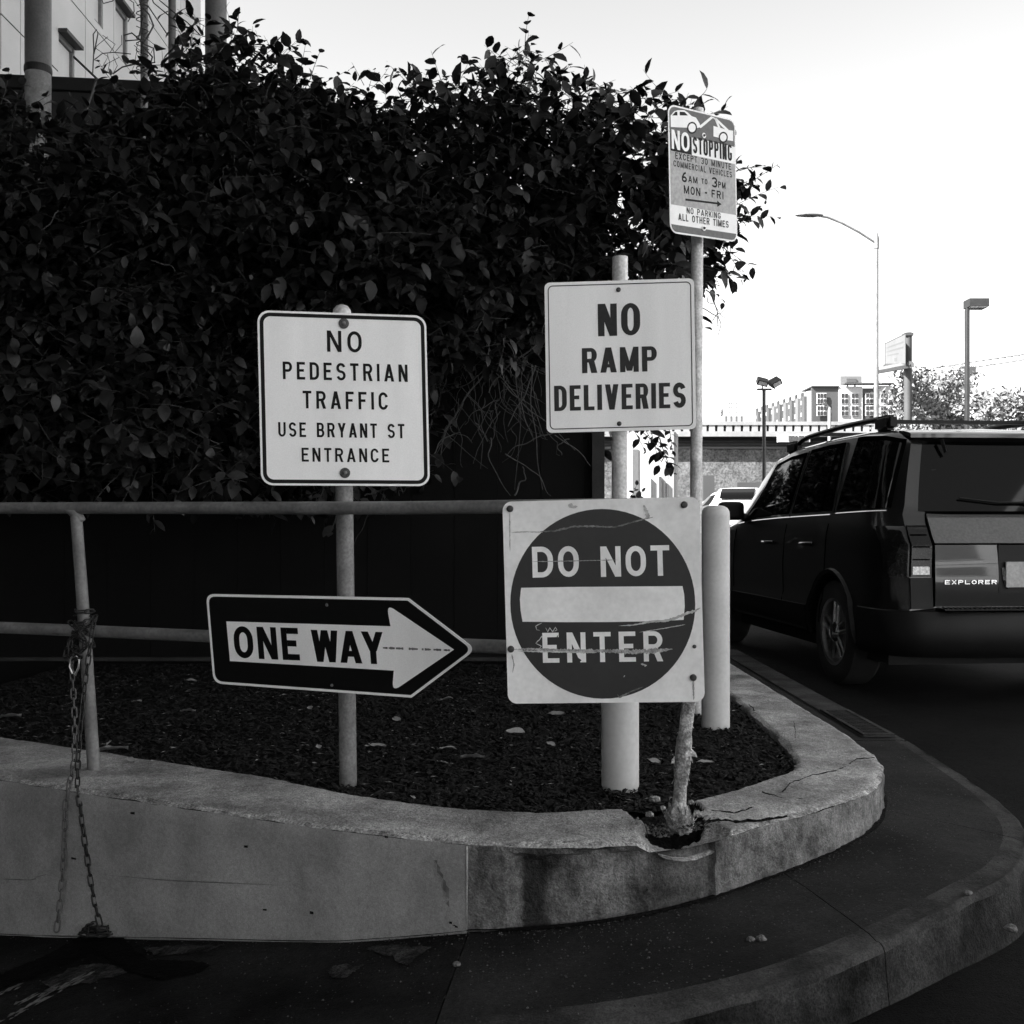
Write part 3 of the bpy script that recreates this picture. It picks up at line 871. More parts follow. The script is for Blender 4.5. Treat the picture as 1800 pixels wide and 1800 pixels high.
class Sheet:
    """a sign sheet: world parallelogram through three corners, printed on in photo-measured boxes"""
    def __init__(s, TL, TR, BL, YL, YR, YB=None):
        s.c = (TL, TR, BL)
        s.o = P(*TL, YL); s.u = P(*TR, YR) - s.o; s.v = P(*BL, YB or YL) - s.o
        s.W, s.H = s.u.length, s.v.length
        s.n = s.v.cross(s.u).normalized()
        if s.n.y > 0: s.n = -s.n
    def ab(s, px, py):
        TL, TR, BL = s.c
        ux, uy = TR[0] - TL[0], TR[1] - TL[1]; vx, vy = BL[0] - TL[0], BL[1] - TL[1]
        dx, dy = px - TL[0], py - TL[1]
        det = ux * vy - uy * vx
        return (dx * vy - dy * vx) / det, (ux * dy - uy * dx) / det
    def pt(s, a, b, off=0.0):
        return s.o + s.u * a + s.v * b + s.n * off
    def poly(s, mb, pts, off):           # pts in metres on the sheet (x right, y down)
        mb.add([s.pt(x / s.W, y / s.H, off) for x, y in pts], [tuple(range(len(pts)))])
    def text(s, name, txt, x0, x1, y0, y1, stroke, m, parent, off=.0012, gap=.34, thin=1.0):
        """photo box: left x0, right x1, top y0 and bottom y1 measured at the middle of the line"""
        xm, ym = (x0 + x1) / 2, (y0 + y1) / 2
        a0 = s.ab(x0, ym)[0]; a1 = s.ab(x1, ym)[0]; b0 = s.ab(xm, y0)[1]; b1 = s.ab(xm, y1)[1]
        Wd, h = (a1 - a0) * s.W, (b1 - b0) * s.H
        st = stroke * h
        units = 0.0; fixed = 0.0
        for k, ch in enumerate(txt):
            if ch == ' ': units += .62
            elif ch == '.': units += .3
            elif ch == 'I': fixed += st
            else: units += WID.get(ch, 1.0)
            if k < len(txt) - 1: units += gap
        unit = (Wd - fixed) / units
        x = a0 * s.W; mb = MB(); lay = 0
        for k, ch in enumerate(txt):
            if ch == ' ': x += unit * (.62 + gap); continue
            if ch == '.':
                cx = x + unit * .15; y_ = b1 * s.H - h * .5
                mb.add([s.pt((cx + .11 * h * math.cos(t)) / s.W, (y_ + .11 * h * math.sin(t)) / s.H, off) for t in [i * math.pi / 4 for i in range(8)]], [tuple(range(8))])
                x += unit * (.3 + gap); continue
            w = st if ch == 'I' else unit * WID.get(ch, 1.0)
            for g_ in glyph(ch, w, h, st, st * thin):
                lay += 1; o_ = off + .00002 * (lay % 9)
                if g_[0] == 'strip':
                    for q in g_[1]: s.poly(mb, [(x + px_, b1 * s.H - py_) for px_, py_ in q], o_)
                else:
                    s.poly(mb, [(x + px_, b1 * s.H - py_) for px_, py_ in g_], o_)
            x += w + unit * gap
        o = mb.build(name, m, parent)
        return o
    def outline(s, inset, rad, n=8, W=None, H=None):
        W, H = s.W, s.H; r = rad; i = inset; pts = []
        for cx, cy, a in ((W - i - r, i + r, -90), (W - i - r, H - i - r, 0), (i + r, H - i - r, 90), (i + r, i + r, 180)):
            for k in range(n + 1):
                t = R(a + 90 * k / n); pts.append((cx + r * math.cos(t), cy + r * math.sin(t)))
        return pts
    def panel(s, name, pts, m, parent, th=.0025, bend=None):
        N = len(pts); mb = MB()
        f = [s.pt(x / s.W, y / s.H, 0) for x, y in pts]; b = [s.pt(x / s.W, y / s.H, -th) for x, y in pts]
        mb.add(f + b, [tuple(range(N)), tuple(range(N, 2 * N))[::-1]] + [(k, (k + 1) % N, (k + 1) % N + N, k + N) for k in range(N)])
        return mb.build(name, m, parent)
    def band(s, name, p_out, p_in, m, parent, off):
        N = len(p_out); mb = MB()
        mb.add([s.pt(x / s.W, y / s.H, off) for x, y in p_out + p_in], [(k, (k + 1) % N, (k + 1) % N + N, k + N) for k in range(N)])
        return mb.build(name, m, parent)
    def bolt(s, px, py, r, parent, m, h=.008, washer=None, name='bolt'):
        a, b = s.ab(px, py); c = s.pt(a, b, 0)
        q = s.n.to_track_quat('Z', 'Y').to_matrix().to_4x4()
        Mx = Matrix.Translation(c) @ q
        if washer:
            MB().lathe((0, 0, 0), [(washer, .0015), (washer, .004), (washer * .8, .005)], 20, M=Mx).build('washer', M['bolt'], parent, smooth=30)
        return MB().lathe((0, 0, .0), [(r, .0015), (r, h * .6), (r * .75, h), (r * .3, h * 1.1)], 12, M=Mx).build(name, m, parent, smooth=40)

def zc(ox, oy, z):
    return lambda x, y: (ox + x / z, oy + y / z)

# ------------------------------------------------------------------ NO PEDESTRIAN TRAFFIC sign
c = zc(400, 500, 4.5)
t = empty('street_sign', G(612, 1368, TOPZ))
tag(t, 'white square sign reading NO PEDESTRIAN TRAFFIC USE BRYANT ST ENTRANCE on a thin pipe post', 'sign')
s1 = Sheet((452, 545), (749, 555), (459, 853), 3.745, 3.85)
s1.panel('panel', s1.outline(0, .042), M['sign_white'], t)
s1.band('border', s1.outline(.0075, .036), s1.outline(.0205, .025), M['sign_black'], t, .0008)
def tx(s, c, name, txt, x0, x1, y0, y1, st, m, par, **k):
    a = c(x0, y0); b = c(x1, y1); return s.text(name, txt, a[0], b[0], a[1], b[1], st, m, par, **k)
tx(s1, c, 'lettering', 'NO', 778, 1052, 370, 540, .15, M['sign_black'], t, gap=.42)
tx(s1, c, 'lettering', 'PEDESTRIAN', 433, 1420, 628, 768, .15, M['sign_black'], t, gap=.50)
tx(s1, c, 'lettering', 'TRAFFIC', 588, 1262, 856, 997, .15, M['sign_black'], t, gap=.50)
tx(s1, c, 'lettering', 'USE BRYANT ST', 398, 1395, 1108, 1224, .15, M['sign_black'], t, gap=.42)
tx(s1, c, 'lettering', 'ENTRANCE', 580, 1272, 1310, 1421, .15, M['sign_black'], t, gap=.46)
for (x, y) in ((910, 310), (920, 1508)):
    s1.bolt(*c(x, y), .008, t, M['galv_dark'], h=.011, washer=.0185)
pb = G(612, 1368, TOPZ); ptp = P(601, 552, pb.y)
MB().tube([pb + Vector((0, 0, -.15)), pb, ptp], .0315, 24).build('post', M['galv_dark'], t, smooth=40)
MB().lathe(ptp, [(.034, -.02), (.034, .0), (.031, .016), (.020, .029), (.006, .034)], 24).build('post_cap', M['galv'], t, smooth=60)

# ------------------------------------------------------------------ NO RAMP DELIVERIES sign
c = zc(920, 450, 4.0)
pb = G(1087, 1320, TOPZ)
t = empty('street_sign', pb)
tag(t, 'white sign with bold letters NO RAMP DELIVERIES on a pipe post behind a thick bollard', 'sign')
s2 = Sheet((957, 497), (1220, 489), (961, 761), 4.27, 4.25)
s2.panel('panel', s2.outline(0, .022), M['sign_white'], t)
s2.band('border', s2.outline(.0125, .020), s2.outline(.0165, .016), M['sign_dark_letter'], t, .0008)
tx(s2, c, 'lettering', 'NO', 525, 822, 333, 560, .20, M['sign_dark_letter'], t, gap=.22, thin=.72)
tx(s2, c, 'lettering', 'RAMP', 413, 940, 640, 816, .21, M['sign_dark_letter'], t, gap=.22, thin=.72)
tx(s2, c, 'lettering', 'DELIVERIES', 217, 1142, 899, 1077, .185, M['sign_dark_letter'], t, gap=.24, thin=.8)
for (x, y) in ((670, 237), (675, 1177)): s2.bolt(*c(x, y), .0095, t, M['bolt'], h=.006)
ptp = P(1090, 452, pb.y)
MB().tube([pb + Vector((0, 0, -.15)), ptp], .0315, 24).build('post', M['galv'], t, smooth=40)

# ------------------------------------------------------------------ NO STOPPING sign on its tall pole
c = zc(1150, 150, 6.0)
pb = Vector((P(1222, 900, 5.32).x, 5.32, TOPZ))
t = empty('street_sign', pb)
tag(t, 'NO STOPPING parking sign with a towing picture, high on a thin galvanised pole', 'sign')
s3 = Sheet((1174, 182), (1292.5, 211), (1178, 409), 5.06, 5.34)
s3.panel('panel', s3.outline(0, .045), M['sign_white'], t)
out = s3.outline(.006, .040); 
def clip_band(b0, b1, m, name, off=.0006):
    # part of the rounded inner outline between two heights
    pts = s3.outline(.008, .036, 10); H = s3.H
    ys_ = [lerp(b0, b1, k / 24) * H for k in range(25)]
    L_, R_ = [], []
    i, r, W = .008, .036, s3.W
    for y in ys_:
        d = 0
        if y < i + r: d = r - math.sqrt(max(0, r * r - (i + r - y) ** 2)) if y >= i else r
        if y > H - i - r: d = r - math.sqrt(max(0, r * r - (y - (H - i - r)) ** 2)) if y <= H - i else r
        L_.append((i + d, y)); R_.append((W - i - d, y))
    mb = MB(); s3.poly(mb, L_ + R_[::-1], off)
    return mb.build(name, m, t)
hb = .008 / s3.H
clip_band(hb, .222, M['sign_dark_panel'], 'dark_header')
clip_band(.362, .778, M['sign_grey'], 'grey_panel')
clip_band(.932, 1 - hb, M['sign_dark_panel'], 'dark_footer')
mb = MB()
W3, H3 = s3.W, s3.H
s3.poly(mb, [(.010, .2225 * H3), (.33 * W3, .2225 * H3), (.33 * W3, .3615 * H3), (.010, .3615 * H3)], .0009)
mb.build('black_box', M['sign_black'], t)
def ab3(x, y):
    a, b = s3.ab(*c(x, y)); return (a * W3, b * H3)
# pictogram: a car being towed, pale on the dark header
mb = MB()
car1 = [(170, 320), (205, 275), (240, 262), (310, 262), (345, 285), (385, 325), (430, 340), (465, 400), (480, 440), (440, 455), (172, 440)]
s3.poly(mb, [ab3(*p_) for p_ in car1], .0010)
car2 = [(615, 430), (660, 445), (700, 455), (740, 470), (830, 485), (830, 600), (770, 590), (615, 545)]
s3.poly(mb, [ab3(*p_) for p_ in car2], .0010)
for seg in ([(455, 440), (590, 325), (620, 335), (480, 455)], [(590, 325), (650, 350), (780, 475), (750, 480)], [(620, 340), (645, 350), (690, 450), (665, 450)]):
    s3.poly(mb, [ab3(*p_) for p_ in seg], .0012)
mb.build('tow_pictogram', M['sign_white'], t)
mb = MB()
for seg in ([(185, 318), (215, 282), (238, 278), (238, 318)], [(262, 278), (310, 280), (345, 318), (262, 318)]): s3.poly(mb, [ab3(*p_) for p_ in seg], .0014)
for cx, cy, r in ((388, 450, 52), (720, 558, 50), (512, 535, 16)):
    s3.poly(mb, [ab3(cx + r * math.cos(k * .4), cy + r * 1.25 * math.sin(k * .4)) for k in range(16)], .0016)
mb.build('pictogram_outline', M['sign_black'], t)
mb = MB()
for cx, cy, r in ((388, 450, 38), (720, 558, 36)):
    s3.poly(mb, [ab3(cx + r * math.cos(k * .4), cy + r * 1.25 * math.sin(k * .4)) for k in range(16)], .0019)
mb.build('pictogram_wheel', M['sign_white'], t)
tx(s3, c, 'lettering', 'NO', 180, 362, 486, 690, .17, M['sign_white'], t, gap=.16, off=.0013)
tx(s3, c, 'lettering', 'STOPPING', 398, 815, 592, 772, .15, M['sign_black'], t, gap=.26)
tx(s3, c, 'lettering', 'EXCEPT 30 MINUTE', 218, 805, 778, 848, .17, M['sign_dark_letter'], t, gap=.34)
tx(s3, c, 'lettering', 'COMMERCIAL VEHICLES', 200, 815, 866, 932, .17, M['sign_dark_letter'], t, gap=.34)
for w_, x0, x1, y0, y1 in (('6', 283, 335, 920, 1030), ('AM', 350, 445, 972, 1042), ('TO', 487, 550, 1004, 1062), ('3', 595, 655, 992, 1104), ('PM', 665, 745, 1048, 1118)):
    tx(s3, c, 'lettering', w_, x0, x1, y0, y1, .18, M['sign_black'], t, gap=.34)
tx(s3, c, 'lettering', 'MON', 305, 475, 1082, 1170, .17, M['sign_black'], t, gap=.34)
tx(s3, c, 'lettering', 'FRI', 595, 722, 1140, 1226, .17, M['sign_black'], t, gap=.40)
tx(s3, c, 'lettering', 'NO PARKING', 335, 692, 1342, 1408, .16, M['sign_dark_letter'], t, gap=.34)
tx(s3, c, 'lettering', 'ALL OTHER TIMES', 250, 778, 1420, 1494, .16, M['sign_dark_letter'], t, gap=.34)
mb = MB()
s3.poly(mb, [ab3(*p_) for p_ in [(320, 1204), (665, 1272), (665, 1292), (320, 1226)]], .0012)
s3.poly(mb, [ab3(*p_) for p_ in [(655, 1250), (702, 1292), (655, 1318)]], .0013)
s3.poly(mb, [ab3(*p_) for p_ in [(524, 1146), (546, 1150), (546, 1168), (524, 1164)]], .0012)
mb.build('arrow', M['sign_black'], t)
s3.bolt(*c(512, 1538), .006, t, M['bolt'], h=.010, name='bolt')
a_, b2_ = s3.ab(*c(512, 1538))
MB().lathe((0, 0, 0), [(.013, .001), (.013, .0035)], 20, M=Matrix.Translation(s3.pt(a_, b2_, 0)) @ s3.n.to_track_quat('Z', 'Y').to_matrix().to_4x4()).build('washer', M['sign_white'], t, smooth=40)
s3.bolt(*c(512, 535), .006, t, M['bolt'], h=.010)
MB().lathe((0, 0, 0), [(.013, .001), (.013, .0035)], 20, M=Matrix.Translation(s3.pt(*s3.ab(*c(512, 535)), 0)) @ s3.n.to_track_quat('Z', 'Y').to_matrix().to_4x4()).build('washer', M['sign_white'], t, smooth=40)
MB().tube([pb + Vector((0, 0, -.15)), Vector((pb.x + .012, pb.y, 3.2))], .0300, 24).build('pole', M['galv'], t, smooth=40)

# ------------------------------------------------------------------ railing
def rail_pt(px, py):
    iY = lerp(.25, .29, (px - 150) / 750)
    return P(px, py, 1 / iY)
t = empty('pipe_railing', (-1.0, 3.9, TOPZ))
tag(t, 'two-rail pipe railing along the planter wall, its right end bent and broken', 'railing')
MB().tube([rail_pt(-560, 894), rail_pt(140, 893), rail_pt(700, 893), rail_pt(1205, 887)], .0225, 20).build('top_rail', M['rail'], t, smooth=50)
MB().tube([rail_pt(-560, 1078), rail_pt(0, 1103), rail_pt(150, 1109), rail_pt(380, 1119), rail_pt(890, 1137), rail_pt(1205, 1143)], .0225, 20).build('lower_rail', M['rail'], t, smooth=50)
pt0 = rail_pt(133, 895); pt1 = G(166, 1352, TOPZ); mid = rail_pt(149, 1109)
MB().tube([pt0, rail_pt(141, 1000), mid, pt1 + Vector((0, 0, -.03))], [.021, .0215, .0225, .0235], 20).build('post', M['rail'], t, smooth=50)
# weld collar at the top of the post
mb = MB(); mb.tube([pt0 + Vector((-.035, 0, .0)), pt0 + Vector((.0, -.002, -.012)), pt0 + Vector((.028, 0, -.045))], [.010, .024, .012], 10); mb.build('weld', M['rail'], t, smooth=60)
# bent end post, corroded, wrapped in peeling layers, with a burst foot
ep = [rail_pt(1214, 890), P(1219, 1080, 3.27), P(1222, 1190, 3.27), P(1210, 1240, 3.27), P(1203, 1300, 3.265), P(1197, 1370, 3.27), P(1193, 1425, 3.27), P(1193, 1452, 3.27)]
mb = MB(); pts, rs = [], []
for k in range(len(ep) - 1):
    for j in range(6):
        pts.append(ep[k].lerp(ep[k + 1], j / 6)); q = pts[-1]
        rs.append(.0205 + (.0025 * noise.noise(Vector((q.z * 14, 0, 0))) if k > 2 else 0) + (.004 if k == 4 else 0))
mb.tube(pts, rs, 18); mb.build('end_post', M['peeled'], t, smooth=60)
mb = MB()
for k in range(46):                       # curled flakes and frayed wrapping
    kk = random.gauss(.35, .25) if k < 34 else random.uniform(.85, 1.05)
    q = Vector(ep[4]).lerp(Vector(ep[6]), kk)
    a = random.uniform(0, 6.28); d = Vector((math.cos(a), math.sin(a), 0)); b0 = q + d * .018
    l_ = random.uniform(.008, .03)
    b0 = q + d * .019
    e = b0 + d * l_ * .25 + Vector((random.uniform(-.006, .006), 0, -l_ * random.uniform(.6, 1.4)))
    w = Vector((-d.y, d.x, 0)) * random.uniform(.003, .009) + Vector((0, 0, random.uniform(-.006, .006)))
    mb.add([b0 - w, b0 + w, e + w * .4, e - w * .3], [(0, 1, 2, 3)])
mb.build('peeling_flakes', M['peeled'], t)['kind'] = 'stuff'
foot = P(1195, 1440, 3.26)
bm = bmesh.new(); bmesh.ops.create_icosphere(bm, subdivisions=4, radius=1)
for v in bm.verts:
    d = v.co.copy(); r = 1 + .16 * noise.fractal(d * 2.2, 1, 2, 4) + .06 * math.sin(d.x * 14 + d.z * 9)
    v.co = Vector((d.x * .042 * r + d.z * -.012, d.y * .038 * r, d.z * .040 * r))
fl = MB()
for k in range(46):
    a = random.uniform(0, 6.28); e_ = random.uniform(-.3, 1.0); d = Vector((math.cos(a) * math.cos(e_), math.sin(a) * math.cos(e_), math.sin(e_)))
    c0 = foot + Vector((d.x * .040, d.y * .040, d.z * .034 - .005)); tn = d.cross(Vector((0, 0, 1))).normalized(); up_ = tn.cross(d)
    w = random.uniform(.006, .016); h_ = random.uniform(.015, .045)
    fl.add([c0 - tn * w, c0 + tn * w, c0 + tn * w * .8 + up_ * h_ * .6 + d * .006, c0 + up_ * h_ + d * .014, c0 - tn * w * .7 + up_ * h_ * .5 + d * .004], [(0, 1, 2, 3, 4)])
for (px_, py_, l_, w_) in ((1212, 1318, .030, .016), (1208, 1342, .018, .008), (1206, 1356, .014, .012), (1190, 1335, -.012, .012), (1204, 1302, .010, .012)):
    q = P(px_ - 4, py_, 3.245); d = Vector((l_, -.004, -abs(l_) * .55))
    fl.add([q + Vector((0, 0, w_)), q + Vector((0, 0, -w_)), q + d + Vector((0, 0, -w_ * .4)), q + d * .9 + Vector((0, .004, w_ * .3))], [(0, 1, 2, 3)])
fl.build('foot_shreds', M['peeled'], t)['kind'] = 'stuff'
me = bpy.data.meshes.new('burst_foot'); bm.to_mesh(me); bm.free()
o = link_mesh('burst_foot', me, M['peeled'], t, smooth=60); o.location = foot + Vector((0, 0, -.005))
# concrete rubble round the foot
for k, (px, py, r, lab) in enumerate([(1152, 1404, .022, 'broken concrete lump behind the burst post foot, at its left'), (1143, 1432, .016, 'small broken concrete lump at the left of the burst post foot'),
                                      (1165, 1420, .014, 'concrete crumb between two lumps by the burst post foot'), (1228, 1432, .020, 'concrete lump at the right of the burst post foot'),
                                      (1215, 1410, .015, 'concrete crumb behind the burst post foot, at its right')]):
    g = G(px, py, TOPZ - .005)
    bm = bmesh.new(); bmesh.ops.create_icosphere(bm, subdivisions=1, radius=r * .85)
    for v in bm.verts: v.co *= random.uniform(.65, 1.35); v.co.z *= .7
    me = bpy.data.meshes.new('concrete_lump'); bm.to_mesh(me); bm.free()
    o = link_mesh('concrete_lump', me, M['planter_top']); o.location = g
    tag(o, lab, 'rubble', 'concrete rubble round the broken post foot')
vs, fs = [], []
for k in range(420):
    x_ = random.gauss(.51, .055); y_ = random.gauss(3.27, .05); r = random.uniform(.0015, .007); z_ = TOPZ - .034 * cav(x_, y_) + .002; n0 = len(vs)
    for m_ in range(4): vs.append((x_ + r * math.cos(m_ * 1.57 + k) * random.uniform(.6, 1.3), y_ + r * math.sin(m_ * 1.57 + k) * random.uniform(.6, 1.3), z_))
    vs.append((x_, y_, z_ + r)); fs += [(n0, n0 + 1, n0 + 4), (n0 + 1, n0 + 2, n0 + 4), (n0 + 2, n0 + 3, n0 + 4), (n0 + 3, n0, n0 + 4)]
me = bpy.data.meshes.new('concrete_crumbs'); me.from_pydata(vs, [], fs); me.update()
o = link_mesh('concrete_crumbs', me, M['planter_rough']); tag(o, 'small concrete crumbs in the broken pocket round the burst post foot', 'rubble', kind='stuff')

# ------------------------------------------------------------------ DO NOT ENTER
c = zc(850, 850, 4.0)
t = empty('do_not_enter_sign', P(1060, 1235, 3.22))
tag(t, 'scratched square DO NOT ENTER sign with a dark disc at the railing end', 'sign')
s4 = Sheet((883, 882), (1229, 873), (893, 1237), 3.235, 3.185)
s4.panel('panel', s4.outline(0, .028), M['sign_white_worn'], t)
def el4(cx, cy, rx, ry, n=72):
    out = []
    for k in range(n):
        a = 2 * math.pi * k / n
        A_, B_ = s4.ab(*c(cx + rx * math.cos(a), cy + ry * math.sin(a))); out.append((A_ * s4.W, B_ * s4.H))
    return out
mb = MB(); s4.poly(mb, el4(839, 840, 650, 662), .0006); mb.build('disc', M['sign_red'], t)
mb = MB()
bar = [(266, 732), (600, 724), (1000, 718), (1400, 712), (1412, 770), (1416, 850), (1408, 946), (1200, 958), (900, 966), (600, 970), (276, 970), (262, 890), (257, 810)]
def m4(l_): return [tuple(v * d for v, d in zip(s4.ab(*c(*q)), (s4.W, s4.H))) for q in l_]
s4.poly(mb, m4(bar), .0010); mb.build('bar', M['sign_white_worn'], t)
tx(s4, c, 'lettering', 'DO', 345, 675, 440, 656, .17, M['sign_white_worn'], t, gap=.24)
tx(s4, c, 'lettering', 'NOT', 828, 1310, 434, 646, .17, M['sign_white_worn'], t, gap=.24)
tx(s4, c, 'lettering', 'ENTER', 418, 1262, 1036, 1246, .165, M['sign_white_worn'], t, gap=.42, thin=.9)
def scr(pts, w0, w1, off, jag=6, m='scratch', name='scratch', seed=1):
    rr = random.Random(seed); mb = MB(); prev = None; P_ = []
    for (a0, a1) in zip(pts, pts[1:]):
        n = max(2, int(math.hypot(a1[0] - a0[0], a1[1] - a0[1]) / 9))
        for k in range(n): P_.append((lerp(a0[0], a1[0], k / n), lerp(a0[1], a1[1], k / n)))
    P_.append(pts[-1])
    for k, q in enumerate(P_):
        a = P_[max(0, k - 1)]; b = P_[min(len(P_) - 1, k + 1)]
        d = Vector((b[0] - a[0], b[1] - a[1])).normalized(); n = Vector((-d.y, d.x))
        tt = k / (len(P_) - 1); w = lerp(w0, w1, tt) * min(1, tt * 8 + .2, (1 - tt) * 8 + .2)
        u1 = w * rr.uniform(.4, 1.1); u2 = w * rr.uniform(.4, 1.1)
        cur = m4([(q[0] + n.x * u1, q[1] + n.y * u1), (q[0] - n.x * u2, q[1] - n.y * u2)])
        if prev: s4.poly(mb, [prev[0], prev[1], cur[1], cur[0]], off)
        prev = cur
    return mb.build(name, M[m], t)
scr([(205, 1165), (320, 1160), (480, 1166), (640, 1170), (830, 1168), (1000, 1172), (1150, 1168), (1250, 1158), (1330, 1150)], 9, 22, .0018)
scr([(240, 1175), (500, 1178), (800, 1180)], 6, 9, .0020, m='smudge', seed=4)
scr([(955, 992), (1060, 985), (1170, 962), (1300, 950), (1400, 915), (1490, 880), (1525, 862)], 4, 15, .0018, seed=2, m='smudge')
scr([(1100, 1035), (1250, 1010), (1420, 978)], 3, 4, .0018, seed=3, m='smudge')
scr([(400, 338), (520, 330), (640, 300), (780, 300), (930, 305), (1050, 270), (1130, 250), (1195, 235)], 9, 6, .0009, m='scratch_glint', seed=5)  # bend line of the sheet, its highlight put in as a pale ribbon
scr([(195, 345), (300, 338), (420, 342)], 5, 5, .0009, m='smudge', seed=6)
scr([(345, 548), (700, 540), (950, 532)], 4, 3, .0022, m='scratch', seed=7)
scr([(415, 975), (370, 1000), (375, 1025), (400, 1030)], 4, 4, .0018, m='smudge', seed=8)
scr([(440, 1010), (455, 1040), (470, 1010), (490, 1040), (510, 1005), (520, 1025), (500, 1035)], 4, 4, .0022, m='smudge', seed=9)
scr([(420, 1060), (400, 1090), (370, 1120), (410, 1140), (390, 1165)], 4, 3, .0022, m='smudge', seed=10)
scr([(530, 1060), (500, 1110), (560, 1100)], 4, 3, .0022, m='sign_red', seed=11)
scr([(640, 1262), (690, 1235), (660, 1215)], 5, 8, .0022, m='sign_red', seed=12)
scr([(1110, 1255), (1150, 1265), (1135, 1272)], 8, 8, .0022, m='smudge', seed=13)
scr([(945, 1470), (960, 1490), (1060, 1440), (1125, 1415)], 9, 5, .0018, m='scratch_glint', seed=14)
scr([(1000, 1335), (990, 1350)], 5, 5, .0018, m='smudge', seed=15)
scr([(185, 205), (187, 480)], 4, 3, .0010, m='scratch', seed=16)
scr([(200, 1200), (215, 1270), (205, 1330)], 6, 3, .0010, m='scratch', seed=17)
scr([(1475, 1360), (1478, 1500)], 9, 5, .0010, m='scratch', seed=18)
scr([(600, 150), (640, 165), (665, 160)], 22, 14, .0010, m='smudge', seed=19)
scr([(1130, 150), (1165, 240)], 6, 24, .0008, m='smudge', seed=20)
for (x, y) in ((187, 177), (1412, 148), (193, 1163), (1475, 1345)): s4.bolt(*c(x, y), .0105, t, M['bolt'], h=.008)
s4.bolt(*c(1483, 1130), .006, t, M['bolt'], h=.004)

# ------------------------------------------------------------------ ONE WAY
c = zc(340, 1000, 1800 / 520)
t = empty('one_way_sign', P(600, 1210, 3.56))
tag(t, 'black arrow-shaped ONE WAY sign pointing right, mounted across the lower rail', 'sign')
s5 = Sheet((362, 1045), (828, 1056), (376, 1204), 3.68, 3.44, 3.70)
def m5(l_): return [tuple(v * d for v, d in zip(s5.ab(*c(*q)), (s5.W, s5.H))) for q in l_]
# sheet outline with rounded left corners and rounded tip
def rounded(poly, rads, n=7):
    out = []
    N = len(poly)
    for k in range(N):
        p0, p1, p2 = Vector(poly[k - 1]), Vector(poly[k]), Vector(poly[(k + 1) % N]); r = rads[k]
        d0 = (p0 - p1).normalized(); d1 = (p2 - p1).normalized()
        a = p1 + d0 * r; b = p1 + d1 * r
        if r < .5: out.append(tuple(p1)); continue
        for j in range(n + 1):
            t_ = j / n; q = a * (1 - t_) ** 2 + p1 * 2 * t_ * (1 - t_) + b * t_ * t_
            out.append(tuple(q))
    return out
def inset(poly, d):
    N = len(poly); out = []
    cx = sum(p[0] for p in poly) / N; cy = sum(p[1] for p in poly) / N
    lines = []
    for k in range(N):
        a, b = Vector(poly[k]), Vector(poly[(k + 1) % N]); e = (b - a).normalized(); n = Vector((-e.y, e.x))
        if n.dot(Vector((cx, cy)) - a) < 0: n = -n
        lines.append((a + n * d, e))
    for k in range(N):
        (a, e), (b, f) = lines[k - 1], lines[k]
        det = e.x * -f.y + e.y * f.x
        dd = b - a; t_ = (dd.x * -f.y + dd.y * f.x) / det
        out.append(tuple(a + e * t_))
    return out
base5 = [(76, 152), (1328, 178), (1722, 470), (1352, 755), (122, 697)]
o0 = rounded(base5, [55, 4, 60, 4, 62]); i0 = rounded(inset(base5, 15), [46, 3, 50, 3, 52])
s5.panel('panel', m5(o0), M['sign_white'], t)
mb = MB(); s5.poly(mb, m5(i0), .0006); mb.build('black_field', M['sign_black'], t)
arrow = [(208, 318), (1224, 341), (1198, 222), (1597, 472), (1240, 715), (1246, 599), (231, 558)]
a5 = rounded(arrow, [2, 2, 62, 2, 62, 2, 2])
# split the arrow into a convex shaft and head so that the faces fill cleanly
mb = MB()
s5.poly(mb, m5([(208, 318), (1224, 341), (1246, 599), (231, 558)]), .0010)
s5.poly(mb, m5([(1224, 341)] + rounded([(1224, 341), (1198, 212), (1597, 472)], [0.1, 60, .1])[1:-1] + [(1597, 472), (1235, 470)]), .00105)
s5.poly(mb, m5([(1235, 470), (1597, 472)] + rounded([(1597, 472), (1236, 724), (1246, 599)], [.1, 60, .1])[1:-1] + [(1246, 599)]), .00105)
mb.build('arrow', M['sign_white'], t)
tx(s5, c, 'lettering', 'ONE', 258, 668, 350, 543, .19, M['sign_black'], t, gap=.24, off=.0016)
tx(s5, c, 'lettering', 'WAY', 750, 1185, 370, 558, .20, M['sign_black'], t, gap=.04, off=.0016)
rr = random.Random(3); mb = MB()
for k in range(46):
    x = 1180 + k * 8.5; h_ = rr.uniform(2, 7)
    if rr.random() < .8: s5.poly(mb, m5([(x, 466 - h_ + k * .2), (x + 11, 466 - h_ * .8 + k * .2), (x + 11, 468 + h_ + k * .2), (x, 468 + h_ * .8 + k * .2)]), .0014)
mb.build('rub_mark', M['scratch_glint'], t)
for (x, y) in ((840, 218), (873, 692)): s5.bolt(*c(x, y), .0055, t, M['galv_dark'], h=.004, name='bolt')

